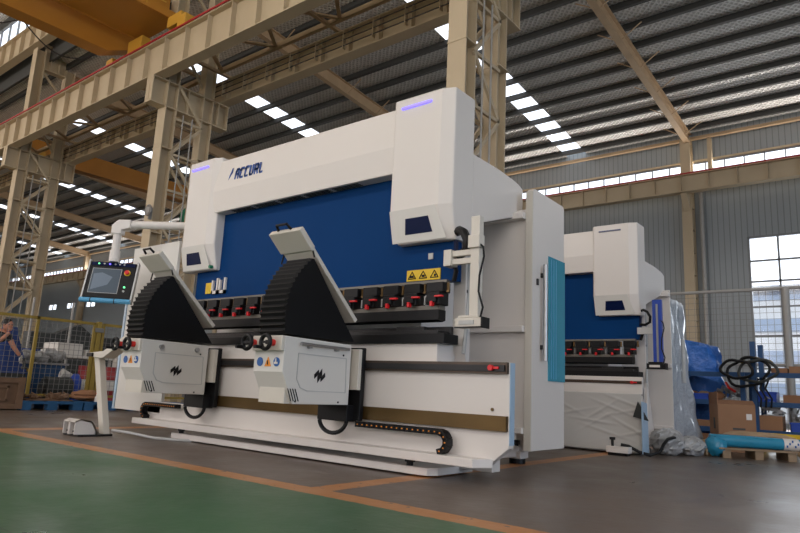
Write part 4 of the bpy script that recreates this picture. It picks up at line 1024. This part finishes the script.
# security lamp on the lattice column
tag(obj('round_fan', MB().ring((-14.3, 7.86, 4.62), (0, 1, 0), .13, .02).cyl((-14.3, 7.9, 4.62), (-14.3, 7.84, 4.62), .1, 16).box(-14.32, -14.28, 7.88, 7.97, 4.4, 4.7), 'wire', smooth=True, loc=(-14.3, 7.9, 4.6)), 'small round grey fan clamped to the column above the console arm', 'fan')

# ------------------------------------------------------------------ the worker
def skin_fig(name, joints, edges, m, parent, root=0, sub=2):
    off = wloc(parent); me = bpy.data.meshes.new(name)
    me.from_pydata([tuple(Vector(j[:3])-off) for j in joints], edges, [])
    o = bpy.data.objects.new(name, me); C.objects.link(o); o.parent = parent
    sm_ = o.modifiers.new('skin', 'SKIN')
    for i, j in enumerate(joints):
        r = j[3]; me.skin_vertices[0].data[i].radius = (r, r) if not isinstance(r, tuple) else r
    me.skin_vertices[0].data[root].use_root = True
    sm_.use_smooth_shade = True
    s = o.modifiers.new('sub', 'SUBSURF'); s.levels = sub; s.render_levels = sub
    me.materials.append(M[m]); return o
W = thing('person', 'worker in dark clothes bending with a hand at the face behind the fence', 'person', (-13.35, 4.55, 0))
bx, by = -13.35, 4.57
J = [(bx, by-.05, .86, .13), (bx, by, 1.02, .12), (bx+.03, by+.08, 1.18, .14), (bx+.05, by+.14, 1.30, .10), (bx+.06, by+.19, 1.37, .05),      # pelvis, waist, chest, shoulders, neck
     (bx+.02, by-.08, 1.28, .06), (bx+.18, by+.1, 1.13, .045), (bx+.17, by+.26, 1.33, .033),                                        # near arm up to the face
     (bx+.12, by+.27, 1.25, .06), (bx+.18, by+.36, 1.06, .045), (bx+.22, by+.48, .90, .033),                                          # other arm hanging
     (bx-.05, by-.16, .82, .10), (bx+.05, by-.17, .46, .07), (bx-.02, by-.2, .09, .05), (bx+.12, by-.19, .04, .04),
     (bx+.05, by+.06, .82, .10), (bx+.12, by+.08, .46, .07), (bx+.05, by+.06, .09, .05), (bx+.19, by+.08, .04, .04)]
E = [(0, 1), (1, 2), (2, 3), (3, 4), (3, 5), (5, 6), (6, 7), (3, 8), (8, 9), (9, 10), (0, 11), (11, 12), (12, 13), (13, 14), (0, 15), (15, 16), (16, 17), (17, 18)]
skin_fig('body', J, E, 'skin', W)
J2 = [(a, b, c, (r+.014) if i < 6 or i == 8 else r+.012) for i, (a, b, c, r) in enumerate(J)]
keep = [0, 1, 2, 3, 5, 8, 11, 12, 13, 15, 16, 17]
sl = Vector(J[5][:3]).lerp(Vector(J[6][:3]), .6); sr = Vector(J[8][:3]).lerp(Vector(J[9][:3]), .6)
JC = [J2[i] for i in keep]+[(*sl, .064), (*sr, .064)]
mp_ = {k: i for i, k in enumerate(keep)}
EC = [(mp_[a], mp_[b]) for a, b in E if a in mp_ and b in mp_]+[(mp_[5], 12), (mp_[8], 13)]
skin_fig('work_clothes', JC, EC, 'cloth', W)
hx, hy, hz = bx+.09, by+.24, 1.455
hd = obj('head', MB().ball((hx, hy, hz), (.078, .085, .11), 16, 12).ball((hx+.02, hy+.03, hz-.06), (.05, .05, .05), 10, 8).prism([(hy+.02, hz+.01), (hy+.05, hz-.02), (hy+.0, hz-.03)], 'X', hx+.06, hx+.10).ball((hx+.03, hy-.08, hz-.0), (.02, .012, .03), 8, 6), 'skin', W, smooth=True)
obj('eyes', MB().ball((hx+.068, hy+.045, hz+.01), .011, 8, 6).ball((hx+.07, hy-.01, hz+.012), .011, 8, 6), 'hair', hd)
obj('mouth', MB().box(hx+.066, hx+.074, hy-.005, hy+.045, hz-.062, hz-.056), 'barrel_r', hd)
obj('hair', MB().ball((hx-.02, hy-.015, hz+.035), (.09, .095, .095), 16, 10, .04), 'hair', W, smooth=True)
def hand(px, py, pz, d, m, parent):
    d = Vector(d).normalized(); s = d.cross(Vector((1, 0, .2))).normalized(); P = Vector((px, py, pz))
    J = [(*P, .026), (*(P+d*.05), .028), (*(P+d*.085), .024)]; E = [(0, 1), (1, 2)]
    for i, l in enumerate((.06, .07, .065, .05)):
        a = P+d*.088+s*(-.03+.02*i); b = a+d*l*.5; c = b+d*l*.4+Vector((.012, 0, 0)); n = len(J)
        J += [(*a, .009), (*b, .0085), (*c, .0075)]; E += [(2, n), (n, n+1), (n+1, n+2)]
    n = len(J); a = P+d*.02-s*.03; b = a+d*.03-s*.02; J += [(*a, .011), (*b, .009)]; E += [(0, n), (n, n+1)]
    skin_fig('hand', J, E, m, parent, 0, 1)
hand(bx+.17, by+.26, 1.33, (-.2, .0, 1), 'skin', W)
hand(bx+.22, by+.48, .90, (.1, .3, -1), 'glove', W)
obj('shoe', MB().ball((bx+.07, by-.19, .045), (.13, .05, .045), 14, 8), 'motor', W, smooth=True)
obj('shoe', MB().ball((bx+.14, by+.07, .045), (.13, .05, .045), 14, 8), 'motor', W, smooth=True)
tag(obj('hand_tool', MB().cyl((-13.12, 5.15, .70), (-13.12, 5.12, .86), .03, 10).cyl((-13.12, 5.15, .66), (-13.12, 5.15, .71), .05, 10), 'motor', loc=(-13.12, 5.0, .66)), 'small dark hand tool held in the gloved hand of the worker', 'tool')
dr = []
for j in range(9):
    v = j/8; z = .55+.92*v; w = .30*(1-v*.55)
    for i in range(12):
        a = 2*PI*i/12; dr.append((-13.9+.12*math.cos(a)*(1-.3*v), 5.24-.16*v+w*math.sin(a)*(1+.05*math.sin(9*v+3*a)), z))
fs = [(j*12+i, j*12+(i+1) % 12, (j+1)*12+(i+1) % 12, (j+1)*12+i) for j in range(8) for i in range(12)]+[tuple(range(96, 108)), tuple(range(11, -1, -1))]
cv = tag(obj('covered_machine', MB().add(dr, fs), 'cloth_blue', smooth=True, loc=(-13.9, 5.0, 0)), 'dark blue cloth cover draped on a machine right beside the worker', 'cover')
obj('machine_base', MB().box(-14.05, -13.75, 4.95, 5.28, 0, .56), 'mblue', cv)
t = thing('work_bench', 'dark low bench in front of the worker at the left edge', 'bench', (-12.75, 4.35, 0))
obj('bench_top', MB().box(-13.0, -12.5, 3.6, 4.95, .50, .58), 'motor', t, bevel=.005)
for x in (-12.95, -12.55):
    for y in (3.66, 4.88): obj('leg', MB().box(x-.03, x+.03, y-.03, y+.03, 0, .5), 'motor', t)

# ------------------------------------------------------------------ outside
M['ground'] = mat('yard_concrete', (.42, .43, .43), .9)
def building(x, y, w, d, h, m, label, rows):
    t = thing('building', label, 'building', (x, y, 0))
    obj('walls', MB().box(x-w/2, x+w/2, y, y+d, 0, h), m, t)
    for r in range(rows): obj('window_band', MB().box(x-w/2+.4, x+w/2-.4, y-.05, y, 1.2+r*h/rows, 1.2+r*h/rows+h/rows*.4), 'extb', t)
    obj('roof', MB().box(x-w/2-.3, x+w/2+.3, y-.3, y+d, h, h+.3), 'conc', t)
building(-6.5, 38, 14, 8, 6.6, 'extw', 'pale building with bluish window bands seen through the big window', 4)

# ------------------------------------------------------------------ light
w = bpy.data.worlds.new('sky'); bpy.context.scene.world = w; w.use_nodes = True
nt = w.node_tree; bg = nt.nodes['Background']; bg.inputs[0].default_value = (.92, .95, 1.0, 1); bg.inputs[1].default_value = 2.2
def area(name, loc, rot, sx, sy, power, col):
    l = bpy.data.lights.new(name, 'AREA'); l.shape = 'RECTANGLE'; l.size = sx; l.size_y = sy; l.energy = power; l.color = col
    o = bpy.data.objects.new(name, l); C.objects.link(o); o.location = loc; o.rotation_euler = rot; return o
# daylight through the front windows (warm, sunlit yard) and the open end door (cooler)
for x, sx, p in ((-8.5, 10, 190), (4.5, 9, 190), (-23, 6, 330), (-37, 6, 330)):
    area('daylight_front', (x, YF+.35, 3.65), (math.radians(118), 0, 0), sx, 5.1, p, (1, .70, .50))
for x in (-48, -30, -12, 6):  # added fill lamps high on the unseen front wall, lifting roof, steelwork and far wall
    area('fill_high', (x, YF+.35, 10.2), (math.radians(106), 0, 0), 14, 3.3, 520, (1, .86, .72))
area('daylight_door', (XR-.05, 2, 3.5), (math.radians(90), 0, math.radians(90)), 10, 6.8, 450, (.36, .62, 1))
area('daylight_back', (-2.1, YB-.05, 3.2), (math.radians(-100), 0, 0), 3.8, 6, 260, (.9, .95, 1))
for x in (-50, -30, -10, 8): area('daylight_strip', (x, YB-.08, 9.0), (math.radians(-100), 0, 0), 19, .3, 300, (1, .95, .9))

# ------------------------------------------------------------------ camera
VL, VD, P = Vector((-412, 350)), Vector((918, 415)), Vector((400, 266.5))
f = math.sqrt(-(VL-P).dot(VD-P))
def cv_(v): return Vector((v.x-P.x, -(v.y-P.y), -f))
Xa = -cv_(VL).normalized(); Ya = cv_(VD).normalized(); Za = Xa.cross(Ya)
Rm = Matrix((Xa, Ya, Za))
cam = bpy.data.cameras.new('camera'); co = bpy.data.objects.new('camera', cam); C.objects.link(co)
co.matrix_world = Matrix.Translation((0, 0, .62)) @ Rm.to_4x4()
cam.sensor_width = 36; cam.lens = f/800*36; cam.clip_end = 300
bpy.context.scene.camera = co
vs = bpy.context.scene.view_settings
vs.view_transform = 'Standard'; vs.look = 'None'; vs.gamma = 1; vs.exposure = 0; vs.use_curve_mapping = False
